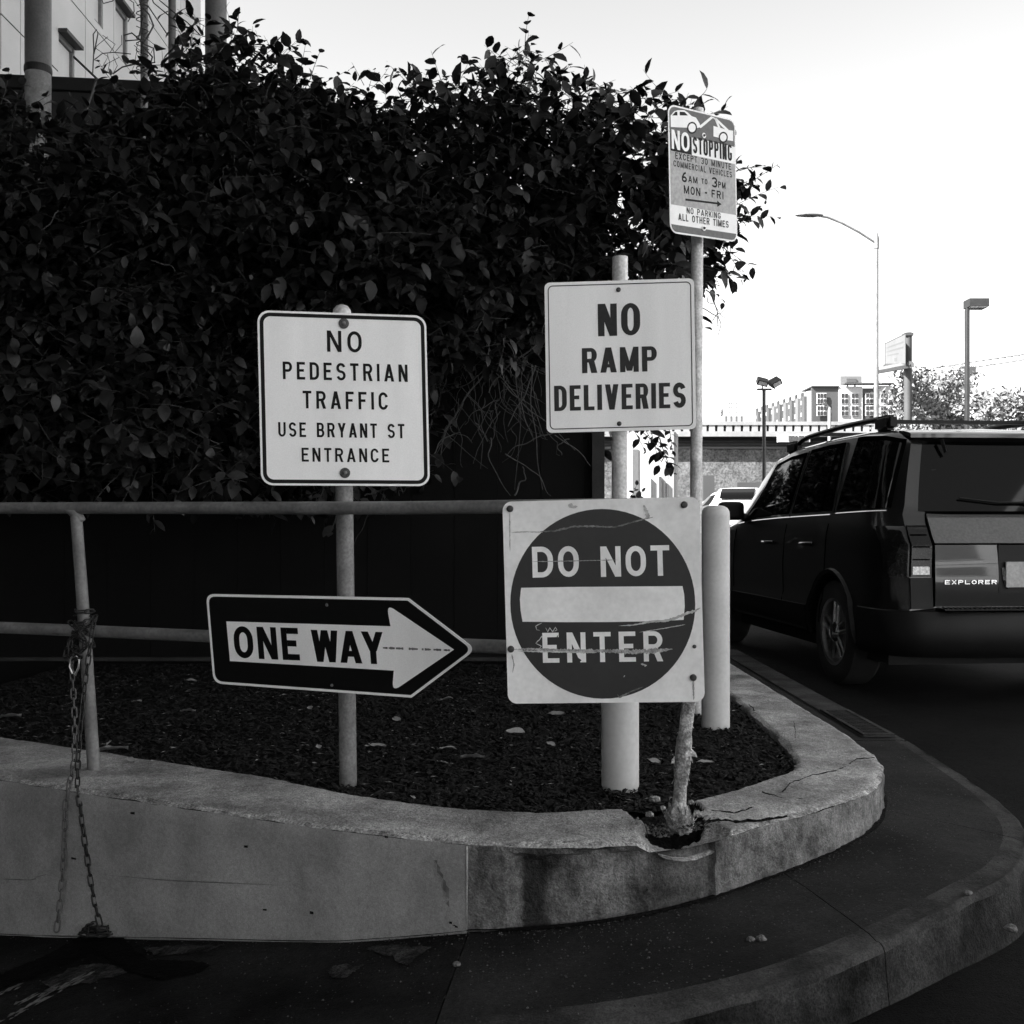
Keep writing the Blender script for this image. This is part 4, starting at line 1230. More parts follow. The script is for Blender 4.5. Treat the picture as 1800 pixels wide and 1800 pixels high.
# ------------------------------------------------------------------ bollards
for (px, py, top, w, Yc, lab) in ((1090, 1376, 1120, 66, None, 'thick pale pipe bollard standing in the mulch below the do-not-enter sign'), (1258, 1274, 888, 49, None, 'pale pipe bollard with rounded cap between the do-not-enter sign and the black car')):
    g = G(px, py - 6, TOPZ); r = w / 2 * g.y / F
    zt = EYE - (top - 930) * g.y / F
    t = empty('bollard', g); tag(t, lab, 'bollard', 'pipe bollards in the planter')
    MB().lathe(g, [(r, -.15), (r, .3), (r, zt - TOPZ - r * .7)], 40).build('pipe', M['bollard'], t, smooth=40)
    z1 = zt - TOPZ
    MB().lathe(g, [(r * 1.0, z1 - r * .7), (r * .97, z1 - r * .45), (r * .85, z1 - r * .22), (r * .6, z1 - r * .07), (r * .25, z1)], 40).build('cap', M['bollard'], t, smooth=80)

# ------------------------------------------------------------------ chain on the left post
t = empty('chain', P(150, 1110, 3.92))
tag(t, 'dark steel chain wrapped round the leaning rail post and hanging down the planter wall', 'chain')
def link_me():
    mb = MB(); pts = []
    a, b = .0205, .0082
    for k in range(16):
        th = 2 * math.pi * k / 16
        pts.append(Vector((b * math.cos(th), 0, (a - b) * (1 if math.sin(th) > 0 else -1) * (abs(math.sin(th)) > .01) + b * math.sin(th))))
    N = len(pts); vs = []; n = 6; r = .0030
    for k in range(N):
        d = (pts[(k + 1) % N] - pts[k - 1]).normalized(); y = Vector((0, 1, 0)); x = d.cross(y).normalized()
        for j in range(n):
            t_ = 2 * math.pi * j / n; vs.append(pts[k] + (x * math.cos(t_) + y * math.sin(t_)) * r)
    fs = [(k * n + j, k * n + (j + 1) % n, ((k + 1) % N) * n + (j + 1) % n, ((k + 1) % N) * n + j) for k in range(N) for j in range(n)]
    me = bpy.data.meshes.new('link'); me.from_pydata([tuple(v) for v in vs], [], fs); me.update(); me.materials.append(M['chain'])
    for p_ in me.polygons: p_.use_smooth = True
    return me
LM = link_me()
LM2 = LM.copy(); LM2.materials[0] = M['chain_dull']
def chain_along(pts, parent, pitch=.0335, lm=None):
    pts = [Vector(p_) for p_ in pts]; acc = 0; out = []
    dense = []
    for a, b in zip(pts, pts[1:]):
        n = max(1, int((b - a).length / .002)); dense += [a.lerp(b, k / n) for k in range(n)]
    dense.append(pts[-1]); last = dense[0]; dist = 0; k = 0
    for i in range(1, len(dense)):
        dist += (dense[i] - dense[i - 1]).length
        if dist >= pitch:
            c_ = (dense[i] + last) / 2; d = (dense[i] - last).normalized()
            o = bpy.data.objects.new('link', lm or LM); COL.objects.link(o); o.parent = parent
            q = d.to_track_quat('Z', 'Y').to_matrix().to_4x4()
            o.matrix_basis = Matrix.Translation(parent.location).inverted() @ Matrix.Translation(c_) @ q @ Matrix.Rotation(R(90) * (k % 2) + R(20) + random.uniform(-.25, .25), 4, 'Z')
            k += 1; dist = 0; last = dense[i]
def around(cx, cy, cz, r, turns, dz, tilt, n=40, ph=0):
    return [Vector((cx + r * math.cos(ph + turns * 6.283 * k / n), cy + r * math.sin(ph + turns * 6.283 * k / n), cz + dz * k / n + tilt * math.cos(ph + turns * 6.283 * k / n))) for k in range(n + 1)]
m0 = rail_pt(147, 1092)
chain_along(around(m0.x, m0.y, m0.z + .01, .033, 2.2, -.035, .008), t)
chain_along(around(m0.x + .003, m0.y, m0.z - .03, .040, 1.6, -.05, .035, ph=1.0), t)
chain_along([P(168, 1082, 3.93), P(160, 1095, 3.88), P(140, 1110, 3.87), P(124, 1122, 3.9), P(122, 1148, 3.9), P(128, 1160, 3.89), P(140, 1140, 3.88), P(146, 1155, 3.88)], t)
chain_along([P(122, 1092, 3.9), P(135, 1105, 3.87), P(150, 1125, 3.87), P(146, 1150, 3.87), P(126, 1135, 3.88)], t)
edge = [P(167, 1083, 3.93), P(163, 1105, 3.87), P(157, 1145, 3.85), P(151, 1190, 3.84), P(145, 1240, 3.82), P(140, 1290, 3.80), P(137, 1340, 3.76), P(136, 1384, 3.690), P(141, 1420, 3.665), P(149, 1480, 3.655), P(158, 1540, 3.645), P(168, 1595, 3.635), P(178, 1634, 3.62)]
chain_along(edge, t)
chain_along([P(124, 1150, 3.9), P(128, 1200, 3.93), P(131, 1260, 3.90), P(131, 1330, 3.82), P(125, 1365, 3.745), P(120, 1384, 3.70), P(115, 1420, 3.69), P(113, 1480, 3.69), P(110, 1540, 3.68), P(104, 1600, 3.67), P(98, 1650, 3.66)], t, lm=LM2)
chain_along(around(m0.x + .002, m0.y, m0.z + .045, .032, 1.3, -.02, .004, ph=2.0), t)
chain_along(around(m0.x + .0, m0.y, m0.z - .06, .036, 1.2, -.01, -.03, ph=3.0), t)
chain_along([P(122, 1125, 3.87), P(118, 1140, 3.86), P(114, 1155, 3.86), P(120, 1150, 3.85), P(135, 1148, 3.85), P(145, 1158, 3.86)], t)
# a small heap of chain on the apron
g0 = on_side(180, 1645, .012)
heap = [g0 + Vector((.07 * math.cos(k * .9) * (1 - k / 60), .035 * math.sin(k * .9) * (1 - k / 60) - .03, .006 + .0012 * k)) for k in range(26)]
chain_along(heap, t)
# snap hook hanging from the wrapped chain
hk = [P(130, 1150, 3.88), P(124, 1158, 3.88), P(122, 1172, 3.88), P(127, 1184, 3.88), P(132, 1186, 3.88), P(138, 1174, 3.88), P(139, 1160, 3.88), P(133, 1152, 3.88)]
MB().tube(hk, [.003, .003, .003, .0035, .005, .0045, .0035, .003], 8).build('snap_hook', M['chain_bright'], t, smooth=60)
# ------------------------------------------------------------------ black fence under the hedge
t = empty('fence', (-2, 7.35, 0))
tag(t, 'black solid fence behind the planting bed, under the overhanging hedge', 'fence')
fx1 = P(1040, 900, 7.35).x
k = 0; x = -5.2
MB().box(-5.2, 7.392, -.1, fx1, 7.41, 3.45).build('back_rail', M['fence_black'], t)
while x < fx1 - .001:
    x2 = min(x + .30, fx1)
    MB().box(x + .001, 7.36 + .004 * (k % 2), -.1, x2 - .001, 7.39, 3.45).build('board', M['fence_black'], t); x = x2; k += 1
MB().box(fx1, 7.30, -.1, fx1 + .085, 7.40, 3.45).build('fence_post', M['fence_post'], t)
MB().box(-5.2, 7.33, .19, 1.2, 7.36, .215).build('kick_board', M['fence_post'], t)

# ------------------------------------------------------------------ hedge
def hz(px, py): 
    q = P(px, py, 6.9); return (q.x, q.z)
POLY = [hz(*q) for q in [(-260, 235), (60, 225), (200, 240), (310, 205), (360, 160), (400, 135), (470, 125), (540, 150), (590, 185), (640, 165), (700, 180), (760, 188), (810, 160), (870, 148),
        (930, 142), (985, 165), (1010, 215), (1050, 210), (1100, 235), (1150, 225), (1180, 225), (1220, 270), (1265, 325), (1290, 345), (1285, 380), (1262, 410), (1262, 455), (1245, 482),
        (1225, 500), (1150, 520), (1060, 560), (980, 600), (920, 620), (860, 640), (790, 650), (745, 700), (740, 840), (600, 860), (400, 850), (200, 860), (-260, 870)]]
def inside(x, z, poly):
    c_ = False; j = len(poly) - 1
    for i in range(len(poly)):
        xi, zi = poly[i]; xj, zj = poly[j]
        if (zi > z) != (zj > z) and x < (xj - xi) * (z - zi) / (zj - zi) + xi: c_ = not c_
        j = i
    return c_
leaf_T = []          # (matrix, size, front score)
def leaf_matrix(pos, direction, normal, size):
    y = direction.normalized(); x = y.cross(normal)
    if x.length < 1e-4: x = y.cross(Vector((1, 0, .3)))
    x.normalize(); z = x.cross(y)
    w = size * random.uniform(.75, 1.0)
    return Matrix(((x.x * w, y.x * size, z.x * size, pos.x), (x.y * w, y.y * size, z.y * size, pos.y), (x.z * w, y.z * size, z.z * size, pos.z), (0, 0, 0, 1)))
stem_mb = MB()
def sprig(p, d, length, leaf, curve=.5, r=.0025, spacing=None, droop=0.0, dens=1.0):
    pts = [p.copy()]; dirs = [d.normalized()]
    n = max(4, int(length / .035)); q = p.copy(); dd = d.normalized()
    bend = Vector((random.uniform(-1, 1), random.uniform(-.6, .6), random.uniform(-1, 1))) * curve
    for k in range(n):
        dd = (dd + bend * (.035 / length) + Vector((0, 0, -droop)) * .08).normalized()
        q = q + dd * (length / n); pts.append(q.copy()); dirs.append(dd.copy())
    stem_mb.tube(pts[::2] if len(pts) > 6 else pts, [lerp(r, r * .35, k / max(1, len(pts[::2] if len(pts) > 6 else pts) - 1)) for k in range(len(pts[::2] if len(pts) > 6 else pts))], 4, caps=False)
    sp = spacing or leaf * .42
    m_ = max(2, int(length * .92 / sp)); ang = random.uniform(0, 6.28)
    for k in range(m_):
        if random.random() > dens: continue
        t_ = .10 + .9 * (k + .5) / m_; i = min(n - 1, int(t_ * n)); f = t_ * n - i
        pos = pts[i].lerp(pts[i + 1], min(1, f)); sd_ = dirs[i]
        ang += 2.4 + random.uniform(-.5, .5)
        s1_ = sd_.cross(Vector((0, 0, 1)) if abs(sd_.z) < .95 else Vector((1, 0, 0))).normalized(); s2_ = s1_.cross(sd_)
        side = s1_ * math.cos(ang) + s2_ * math.sin(ang)
        ld = (sd_ * .55 + side * .9 + Vector((0, 0, -.25))).normalized()
        nn = (Vector((0, -.45, .8)) + side * .2 + Vector((random.uniform(-.5, .5), random.uniform(-.5, .5), random.uniform(-.3, .3)))).normalized()
        sz = leaf * random.choice((random.uniform(.35, .7), random.uniform(.8, 1.2), random.uniform(.85, 1.15))) * (1 - .35 * t_ ** 4)
        leaf_T.append((leaf_matrix(pos, ld, nn, sz), sz, pos))
def front(x, z):
    return 6.35 + .35 * noise.noise(Vector((x * .9, z * .9, 2))) + .22 * noise.noise(Vector((x * 2.6, z * 2.6, 7))) + .20 * max(0, x - .6)
xmin, xmax = -4.2, 1.75; zmin, zmax = 1.2, 4.2
n_s = 0; tries = 0
while n_s < 4600 and tries < 60000:
    tries += 1
    x = random.uniform(xmin, xmax); z = random.uniform(zmin, zmax)
    if not inside(x, z, POLY): continue
    top = not inside(x, z + .28, POLY)
    # clumps and hollows
    h = noise.noise(Vector((x * 2.1, z * 2.1, 11)))
    if h < -.22 and random.random() < .55: continue
    # thin upper rim with sky holes
    if z > 3.55 and noise.noise(Vector((x * 4.5, z * 4.5, 3))) < -.12 and x > -1.9 and random.random() < .75: continue
    if z < 2.0 and random.random() < .35: continue
    dep = random.random() ** 1.4 * 1.0
    y = front(x, z) + dep
    if z < 3.45 and x < .66: y = min(y, 7.28)
    right_edge = x > .7
    d = Vector((random.uniform(-.8, .8) + (.35 if right_edge else 0), random.uniform(-1.0, -.1) if dep < .5 else random.uniform(-.5, .5), random.uniform(-.5, .7)))
    if top: d = Vector((random.uniform(-.9, .9), random.uniform(-.6, .3), random.uniform(.0, .6)))
    L_ = random.uniform(.18, .42)
    if top: L_ *= .6
    sprig(Vector((x, y, z)), d, L_, random.uniform(.09, .145) if not top else random.uniform(.085, .13), droop=random.uniform(0, .8) if not top else .3)
    n_s += 1
# denser inner layer behind the rim
n_s = 0
while n_s < 1500:
    x = random.uniform(xmin, 1.6); z = random.uniform(2.9, 4.1)
    if not inside(x, z + .10, POLY) or not inside(x, z, POLY): continue
    if noise.noise(Vector((x * 3.5, z * 3.5, 3))) < -.28: continue
    y = front(x, z) + random.uniform(.5, 1.1)
    if z < 3.45 and x < .66: y = min(y, 7.28)
    sprig(Vector((x, y, z)), Vector((random.uniform(-1, 1), random.uniform(-.5, .5), random.uniform(-.6, .5))), random.uniform(.18, .34), random.uniform(.09, .13), droop=.4); n_s += 1
# full crown
n_s = 0
while n_s < 900:
    x = random.uniform(-3.4, 1.45); z = random.uniform(3.3, 4.2)
    if not inside(x, z, POLY) or inside(x, z + .42, POLY): continue
    if noise.noise(Vector((x * 4.5, z * 4.5, 3))) < -.42: continue
    y = front(x, z) + random.uniform(0, .7)
    sprig(Vector((x, y, z)), Vector((random.uniform(-1, 1), random.uniform(-.6, .3), random.uniform(-.4, .35))), random.uniform(.14, .26), random.uniform(.09, .135), droop=.3); n_s += 1
# individual shoots on the skyline and at the right end
for (x0, y0, x1, y1, lf) in [(420, 110, 398, 38, .04), (470, 120, 445, 42, .085), (500, 130, 480, 60, .045), (545, 140, 560, 85, .09), (640, 150, 618, 108, .10), (730, 160, 680, 105, .05), (720, 160, 790, 130, .10),
                          (800, 160, 830, 95, .09), (880, 150, 905, 75, .10), (905, 150, 940, 62, .07), (960, 160, 1000, 105, .10), (1060, 215, 1055, 160, .06), (1090, 215, 1105, 172, .07),
                          (1140, 210, 1165, 160, .09), (1160, 220, 1195, 172, .10), (1290, 335, 1372, 296, .055), (1280, 320, 1340, 330, .09), (1285, 390, 1350, 355, .085), (1270, 430, 1310, 495, .08),
                          (1255, 460, 1300, 505, .09), (1240, 440, 1262, 505, .10), (1240, 470, 1258, 500, .08), (350, 140, 335, 85, .08), (385, 130, 350, 90, .08), (330, 150, 325, 110, .06), (560, 150, 610, 128, .07),
                          (850, 150, 815, 92, .06), (1000, 180, 1030, 165, .05), (990, 160, 960, 100, .08), (760, 165, 785, 128, .08), (1300, 300, 1330, 290, .05)]:
    Y = random.uniform(6.6, 7.1)
    a = P(x0, y0, Y); b = P(x1, y1, Y - .1)
    sprig(a, b - a, (b - a).length, lf, curve=.25, r=.003, spacing=lf * .5)
# hanging spray seen against the bright gap between the posts
for (x0, y0, x1, y1, lf) in [(1118, 720, 1160, 830, .085), (1100, 730, 1140, 800, .08), (1150, 740, 1175, 835, .10), (1130, 760, 1160, 790, .08), (1175, 750, 1190, 800, .05), (1105, 880, 1125, 855, .05), (1110, 890, 1130, 862, .05), (1160, 770, 1178, 842, .09), (1140, 745, 1165, 820, .09)]:
    a = P(x0, y0, 6.3); b = P(x1, y1, 6.2)
    sprig(a, b - a, (b - a).length, lf, curve=.3, r=.003, spacing=lf * .4)
# leaf meshes
LV = [(0, 0, 0), (0, .33, .02), (0, .68, .01), (0, 1.0, -.09), (-.24, .18, .05), (-.33, .45, .07), (-.20, .78, .02), (.24, .18, .05), (.33, .45, .07), (.20, .78, .02)]
LF = [(0, 1, 4), (1, 5, 4), (1, 2, 5), (2, 6, 5), (2, 3, 6), (0, 7, 1), (1, 7, 8), (1, 8, 2), (2, 8, 9), (2, 9, 3)]
lme = bpy.data.meshes.new('leaf'); lme.from_pydata(LV, [], LF); lme.update(); lme.materials.append(M['leaf'])
for p_ in lme.polygons: p_.use_smooth = True
lme2 = lme.copy(); lme2.materials[0] = M['leaf_pale']
lme3 = lme.copy(); lme3.materials[0] = M['leaf_deep']
hedge = empty('hedge', (-1.5, 7.0, 0))
tag(hedge, 'large dark leafy climbing hedge hanging over the black fence', 'hedge')
def px_of(p): return 900 + p.x * F / p.y, 930 - (p.z - EYE) * F / p.y
SIGNS = [(450, 545, 755, 855), (955, 488, 1235, 762), (1172, 180, 1295, 425)]
scored = []
for i, (Mx, sz, pos) in enumerate(leaf_T):
    px, py = px_of(pos)
    vis = 0 < px < 1800 and 0 < py < 870 and not any(a < px < c2 and b < py < d for a, b, c2, d in SIGNS)
    dep = pos.y - front(pos.x, pos.z)
    sky_ = py < 190 or px > 1235
    scored.append(((sz / pos.y) * (1 if vis else .2) * (1.25 if (dep < .15 or sky_) else (.8 if dep < .35 else .4)), i))
scored.sort(reverse=True)
pick = set(i for _, i in scored[:298])
for i in sorted(pick):
    o = bpy.data.objects.new('leaf', random.choice((lme, lme, lme2, lme3))); COL.objects.link(o); o.parent = hedge
    o.matrix_basis = Matrix.Translation(hedge.location).inverted() @ leaf_T[i][0]
rest = [leaf_T[i][0] for i in range(len(leaf_T)) if i not in pick]
A = np.array([[list(r) for r in m_] for m_ in rest])             # n,4,4
V = np.array([(*v, 1.0) for v in LV])
W = np.einsum('nij,kj->nki', A, V)[:, :, :3]
W = W.reshape(-1, 3)
Fz = (np.array(LF)[None] + (np.arange(len(rest)) * len(LV))[:, None, None]).reshape(-1, 3)
me = bpy.data.meshes.new('foliage')
me.vertices.add(len(W)); me.vertices.foreach_set('co', W.ravel())
me.loops.add(Fz.size); me.loops.foreach_set('vertex_index', Fz.ravel().astype(np.int32))
me.polygons.add(len(Fz)); me.polygons.foreach_set('loop_start', np.arange(0, Fz.size, 3, dtype=np.int32)); me.polygons.foreach_set('loop_total', np.full(len(Fz), 3, dtype=np.int32))
me.polygons.foreach_set('use_smooth', np.ones(len(Fz), dtype=bool))
me.update(calc_edges=True); me.validate()
me.materials.append(M['leaf']); me.materials.append(M['leaf_pale']); me.materials.append(M['leaf_deep'])
mi = np.repeat(rng.choice(3, len(rest), p=[.5, .18, .32]), len(LF)).astype(np.int32); me.polygons.foreach_set('material_index', mi)
o = link_mesh('foliage', me, None, hedge); o['kind'] = 'stuff'
print('hedge leaves', len(leaf_T))
o = stem_mb.build('stems', M['twig'], hedge, recalc=False); o['kind'] = 'stuff'
# unseen hedge copies, added behind the fence as a dark reflection for the car
h2 = empty('hedge', (-.15, 11.8, 0)); h2.rotation_euler = (0, 0, R(90)); tag(h2, 'unseen dark hedge added behind the black fence for the car to reflect', 'hedge')
ho = bpy.data.objects.new('foliage', me); COL.objects.link(ho); ho.parent = h2; ho.location = (1.5, -7.0, -.1); ho['kind'] = 'stuff'
fo = MB().box(-3.8, .45, -.1, 3.6, .49, 2.6).build('backing_board', M['fence_black'], h2, ws=False)
h3 = empty('hedge', (-.35, 20.2, 0)); h3.rotation_euler = (0, 0, R(90)); tag(h3, 'farther unseen dark hedge copy added for the car to reflect', 'hedge')
ho = bpy.data.objects.new('foliage', me); COL.objects.link(ho); ho.parent = h3; ho.location = (1.5, -7.0, -.1); ho['kind'] = 'stuff'
MB().box(-4.9, .45, -.1, 6.6, .49, 2.9).build('backing_board', M['fence_black'], h3, ws=False)
# bare hanging vines under the hedge
mb = MB()
def vine(x0, y0, x1, y1, Y, r=.003, wob=.06, n=14):
    a, b = P(x0, y0, Y), P(x1, y1, Y + random.uniform(-.1, .1)); pts = []
    bow = Vector((random.uniform(-1, 1), random.uniform(-.5, .5), random.uniform(-.3, .3))) * wob
    ph = random.uniform(0, 9)
    for k in range(n + 1):
        t_ = k / n; q = a.lerp(b, t_) + bow * math.sin(t_ * math.pi)
        q += Vector((noise.noise(Vector((t_ * 3 + ph, 0, 0))), 0, noise.noise(Vector((0, t_ * 3 + ph, 0))))) * wob * .5
        pts.append(q)
    mb.tube(pts, [lerp(r, r * .5, k / n) for k in range(n + 1)], 5, caps=False)
for (x0, y0, x1, y1) in [(850, 655, 770, 815), (870, 660, 1010, 790), (880, 670, 960, 770), (905, 620, 905, 860), (860, 770, 895, 870), (930, 640, 950, 860), (820, 700, 745, 860), (800, 760, 750, 830), (975, 765, 1040, 820),
                         (970, 760, 890, 800), (890, 800, 970, 870), (760, 620, 745, 720), (790, 640, 750, 700), (930, 560, 970, 650), (950, 600, 860, 690), (1000, 770, 985, 800), (915, 690, 940, 775), (855, 775, 850, 700),
                         (875, 700, 860, 780), (780, 730, 830, 780), (640, 870, 680, 858), (700, 870, 720, 850), (900, 870, 915, 820), (660, 880, 620, 960), (940, 640, 890, 750), (870, 640, 760, 700),
                         (1240, 510, 1262, 590), (1245, 520, 1285, 560), (1255, 560, 1280, 540), (1232, 540, 1262, 575)]:
    vine(x0, y0, x1, y1, random.uniform(6.6, 7.15), r=random.choice((.003, .004, .006)))
for k in range(60):
    x0 = random.uniform(760, 960); y0 = random.uniform(600, 760)
    vine(x0, y0, x0 + random.uniform(-60, 90), y0 + random.uniform(20, 110), random.uniform(6.6, 7.2), r=.0022)
for k in range(30):
    x0 = random.uniform(0, 1150); y0 = random.uniform(220, 520)
    vine(x0, y0, x0 + random.uniform(-90, 90), y0 + random.uniform(-60, 80), random.uniform(6.15, 6.5), r=.003)
mb.build('bare_vines', M['twig_pale'], hedge, recalc=False)['kind'] = 'stuff'
# a few lone leaves among the bare vines
for (x0, y0, x1, y1) in [(785, 735, 800, 745), (850, 750, 862, 775), (880, 760, 900, 780), (900, 600, 915, 640)]:
    pass

# ------------------------------------------------------------------ deck wall, columns and pale building behind
t = empty('deck_wall', (-3.4, 9.3, 0))
tag(t, 'dark raised wall with a black top edge behind the hedge at the left', 'wall')
a, b = P(-150, 112, 9.0), P(582, 150, 9.4)
def yat(x): return lerp(a.y, b.y, (x - a.x) / (b.x - a.x))
zt = a.z - .06
mb = MB(); mb.add([(a.x, a.y, -.2), (b.x, b.y, -.2), (b.x, b.y, zt - .12), (a.x, a.y, zt - .12), (a.x, a.y + .2, -.2), (b.x, b.y + .2, -.2), (b.x, b.y + .2, zt - .12), (a.x, a.y + .2, zt - .12)],
       [(0, 1, 2, 3), (5, 4, 7, 6), (3, 2, 6, 7), (1, 5, 6, 2), (4, 0, 3, 7), (0, 4, 5, 1)])
mb.build('wall_face', M['deck_dark'], t)
mb = MB(); 
for z0_, z1_, o_ in ((zt - .12, zt - .06, .05), (zt - .055, zt, .02)):
    mb.add([(a.x, a.y - o_, z0_), (b.x, b.y - o_, z0_), (b.x, b.y - o_, z1_), (a.x, a.y - o_, z1_), (a.x, a.y + .24, z0_), (b.x, b.y + .24, z0_), (b.x, b.y + .24, z1_), (a.x, a.y + .24, z1_)],
       [(0, 1, 2, 3), (5, 4, 7, 6), (3, 2, 6, 7), (1, 5, 6, 2), (4, 0, 3, 7), (0, 4, 5, 1)])
mb.build('edge_flashing', M['deck_edge'], t)
for (px0, px1, Y, lab) in ((45, 89, 8.7, 'thick round steel column at the far left rising from the hedge'), (361, 398, 8.8, 'thick round steel column standing against the sky right of the thin pipes')):
    r = (px1 - px0) / 2 * Y / F; x = ((px0 + px1) / 2 - 900) * Y / F
    t = empty('column', (x, Y, 0)); tag(t, lab, 'column', 'steel columns behind the hedge')
    MB().tube([(x, Y, 4.88), (x, Y, 9.5)], r, 32).build('shaft', M['column'], t, smooth=40)
    MB().tube([(x, Y, 0), (x, Y, 4.82)], r * .985, 32).build('lower_shaft', M['column_pale'], t, smooth=40)
    MB().lathe((x, Y, 0), [(r * 1.03, 4.82), (r * 1.06, 4.835), (r * 1.06, 4.865), (r * 1.03, 4.88)], 32).build('band', M['deck_edge'], t)
for (px0, px1, Y, lab) in ((247, 260, 8.6, 'thin pipe column wound with dry vines'), (296, 309, 8.65, 'thin bare pipe column between the vine-wound pipe and the thick column')):
    r = (px1 - px0) / 2 * Y / F; x = ((px0 + px1) / 2 - 900) * Y / F
    t = empty('pipe_column', (x, Y, 0)); tag(t, lab, 'column', 'thin pipe columns behind the hedge')
    MB().tube([(x, Y, 4.80), (x, Y, 9.5)], r, 16).build('shaft', M['column'], t, smooth=40)
    MB().tube([(x, Y, 0), (x, Y, 4.80)], r * .97, 16).build('lower_shaft', M['column_pale'], t, smooth=40)
# dry vine wound round the thin pipe
mb = MB(); random.seed(21)
cx = (253 - 900) * 8.6 / F
def loopy(pts, r=.006):
    mb.tube([P(x_, y_, Y_) for x_, y_, Y_ in pts], r, 5, caps=False)
loopy([(262, -10, 8.5), (246, 8, 8.45), (262, 25, 8.5), (270, 45, 8.55), (262, 60, 8.5), (250, 80, 8.48), (268, 100, 8.5), (262, 120, 8.5), (240, 130, 8.5)], .007)
loopy([(243, -10, 8.5), (252, 30, 8.48), (243, 70, 8.5), (220, 72, 8.5), (218, 62, 8.5), (232, 58, 8.5), (255, 78, 8.45), (270, 85, 8.5), (272, 110, 8.5), (250, 112, 8.48)], .006)
loopy([(330, 50, 8.5), (300, 30, 8.5), (270, 5, 8.5), (262, -15, 8.5)], .005)
loopy([(352, 62, 8.5), (330, 40, 8.5), (310, 25, 8.5), (280, 0, 8.5)], .005)
loopy([(198, 130, 8.5), (215, 118, 8.5), (240, 112, 8.5), (255, 100, 8.5)], .006)
loopy([(165, 95, 8.5), (172, 60, 8.5), (170, 52, 8.5), (164, 60, 8.5), (165, 90, 8.5), (163, 130, 8.5)], .005)
loopy([(166, 105, 8.5), (180, 94, 8.5), (200, 92, 8.5), (230, 95, 8.5)], .004)
loopy([(175, -8, 8.5), (182, 6, 8.5), (198, 2, 8.5), (206, -10, 8.5)], .004)
loopy([(222, -5, 8.5), (235, 5, 8.5), (236, 20, 8.5), (225, 38, 8.5)], .004)
loopy([(260, 10, 8.5), (295, 62, 8.5)], .005)
loopy([(130, 100, 8.5), (170, 138, 8.3), (150, 200, 8.2), (140, 215, 8.1)], .010)
loopy([(172, 148, 8.3), (158, 170, 8.3), (143, 205, 8.2)], .009)
for k in range(16):
    x0 = random.uniform(160, 340); y0 = random.uniform(90, 140)
    loopy([(x0, y0, 8.5), (x0 + random.uniform(-12, 12), y0 - 14, 8.5), (x0 + random.uniform(-25, 25), y0 - 30, 8.5)], .0025)
for k in range(7):
    z = k
    loopy([(250 + 11 * math.cos(k * 9 + j * .9), 130 - k * 20 - j * 3, 8.5 + .06 * math.sin(k * 9 + j * .9)) for j in range(9)], .004)
o = mb.build('dry_vine', M['twig'], recalc=False); tag(o, 'leafless vine looping round the thin pipe column in front of the pale building', 'vine')

# pale building along the left
BX = -6.0
t = empty('building', (BX - 5, 3, 0))
tag(t, 'tall pale building with panel siding and recessed windows behind the columns', 'building')
def yb(px): return -BX * F / (900 - px)
y1b = yb(353)
MB().box(BX - 12, -24, -1.2, BX - .06, y1b, 17).build('wall', M['siding'], t)
# siding panels, one storey high, with recessed joints
seams_y = sorted([yb(p_) for p_ in (-60, 36, 90, 150, 200, 262, 318)]) 
zs_ = [2.2, 3.6, 5.1, 6.05, 7.15, 8.3, 9.5, 10.8]
wins = [(yb(103), yb(131), 2.4, 4.35), (yb(167), yb(182), 4.95, 7.2), (yb(203), yb(224), 3.9, 5.0)]
zt1 = EYE + (930 - 57) * yb(103) / F
wins = [(yb(103), yb(131), zt1 - 1.4, zt1), (yb(166), yb(181), EYE + (930 - 45) * yb(175) / F, 9.3), (yb(203), yb(224), EYE + (930 - 107) * yb(214) / F, EYE + (930 - 3) * yb(203) / F),
        (yb(-60), yb(2), EYE + (930 - 120) * yb(0) / F, 9.3)]
ycuts = sorted(set([-24.0] + [-24 + 3.4 * k for k in range(10)] + seams_y + [y1b] + [w[0] for w in wins] + [w[1] for w in wins]))
zcuts = sorted(set([-1.2, .8] + zs_ + [13, 15, 17] + [w[2] for w in wins] + [w[3] for w in wins]))
def in_win(y, z): return any(w[0] < y < w[1] and w[2] < z < w[3] for w in wins)
# merge: panels run between the seams; windows cut them
ys_s = sorted(set([-24.0, -15, -8, -2, 3, 7] + seams_y + [y1b]))
for y0_, y1_ in zip(ys_s, ys_s[1:]):
    zl = [-1.2] + zs_ + [13, 17]
    for z0_, z1_ in zip(zl, zl[1:]):
        # cut by windows
        ws = [w for w in wins if w[0] < y1_ and w[1] > y0_ and w[2] < z1_ and w[3] > z0_]
        yy = sorted(set([y0_, y1_] + [min(max(v, y0_), y1_) for w in ws for v in w[:2]])); zz_ = sorted(set([z0_, z1_] + [min(max(v, z0_), z1_) for w in ws for v in w[2:]]))
        mb = MB(); any_ = False
        for p0, p1 in zip(yy, yy[1:]):
            for q0, q1 in zip(zz_, zz_[1:]):
                if p1 - p0 < .01 or q1 - q0 < .01 or in_win((p0 + p1) / 2, (q0 + q1) / 2): continue
                g0 = .008 if p0 == y0_ else 0; g1 = .008 if p1 == y1_ else 0; h0 = .010 if q0 == z0_ else 0; h1 = .010 if q1 == z1_ else 0
                mb.box(BX - .045, p0 + g0, q0 + h0, BX, p1 - g1, q1 - h1); any_ = True
        if any_: mb.build('panel', M['siding'], t)
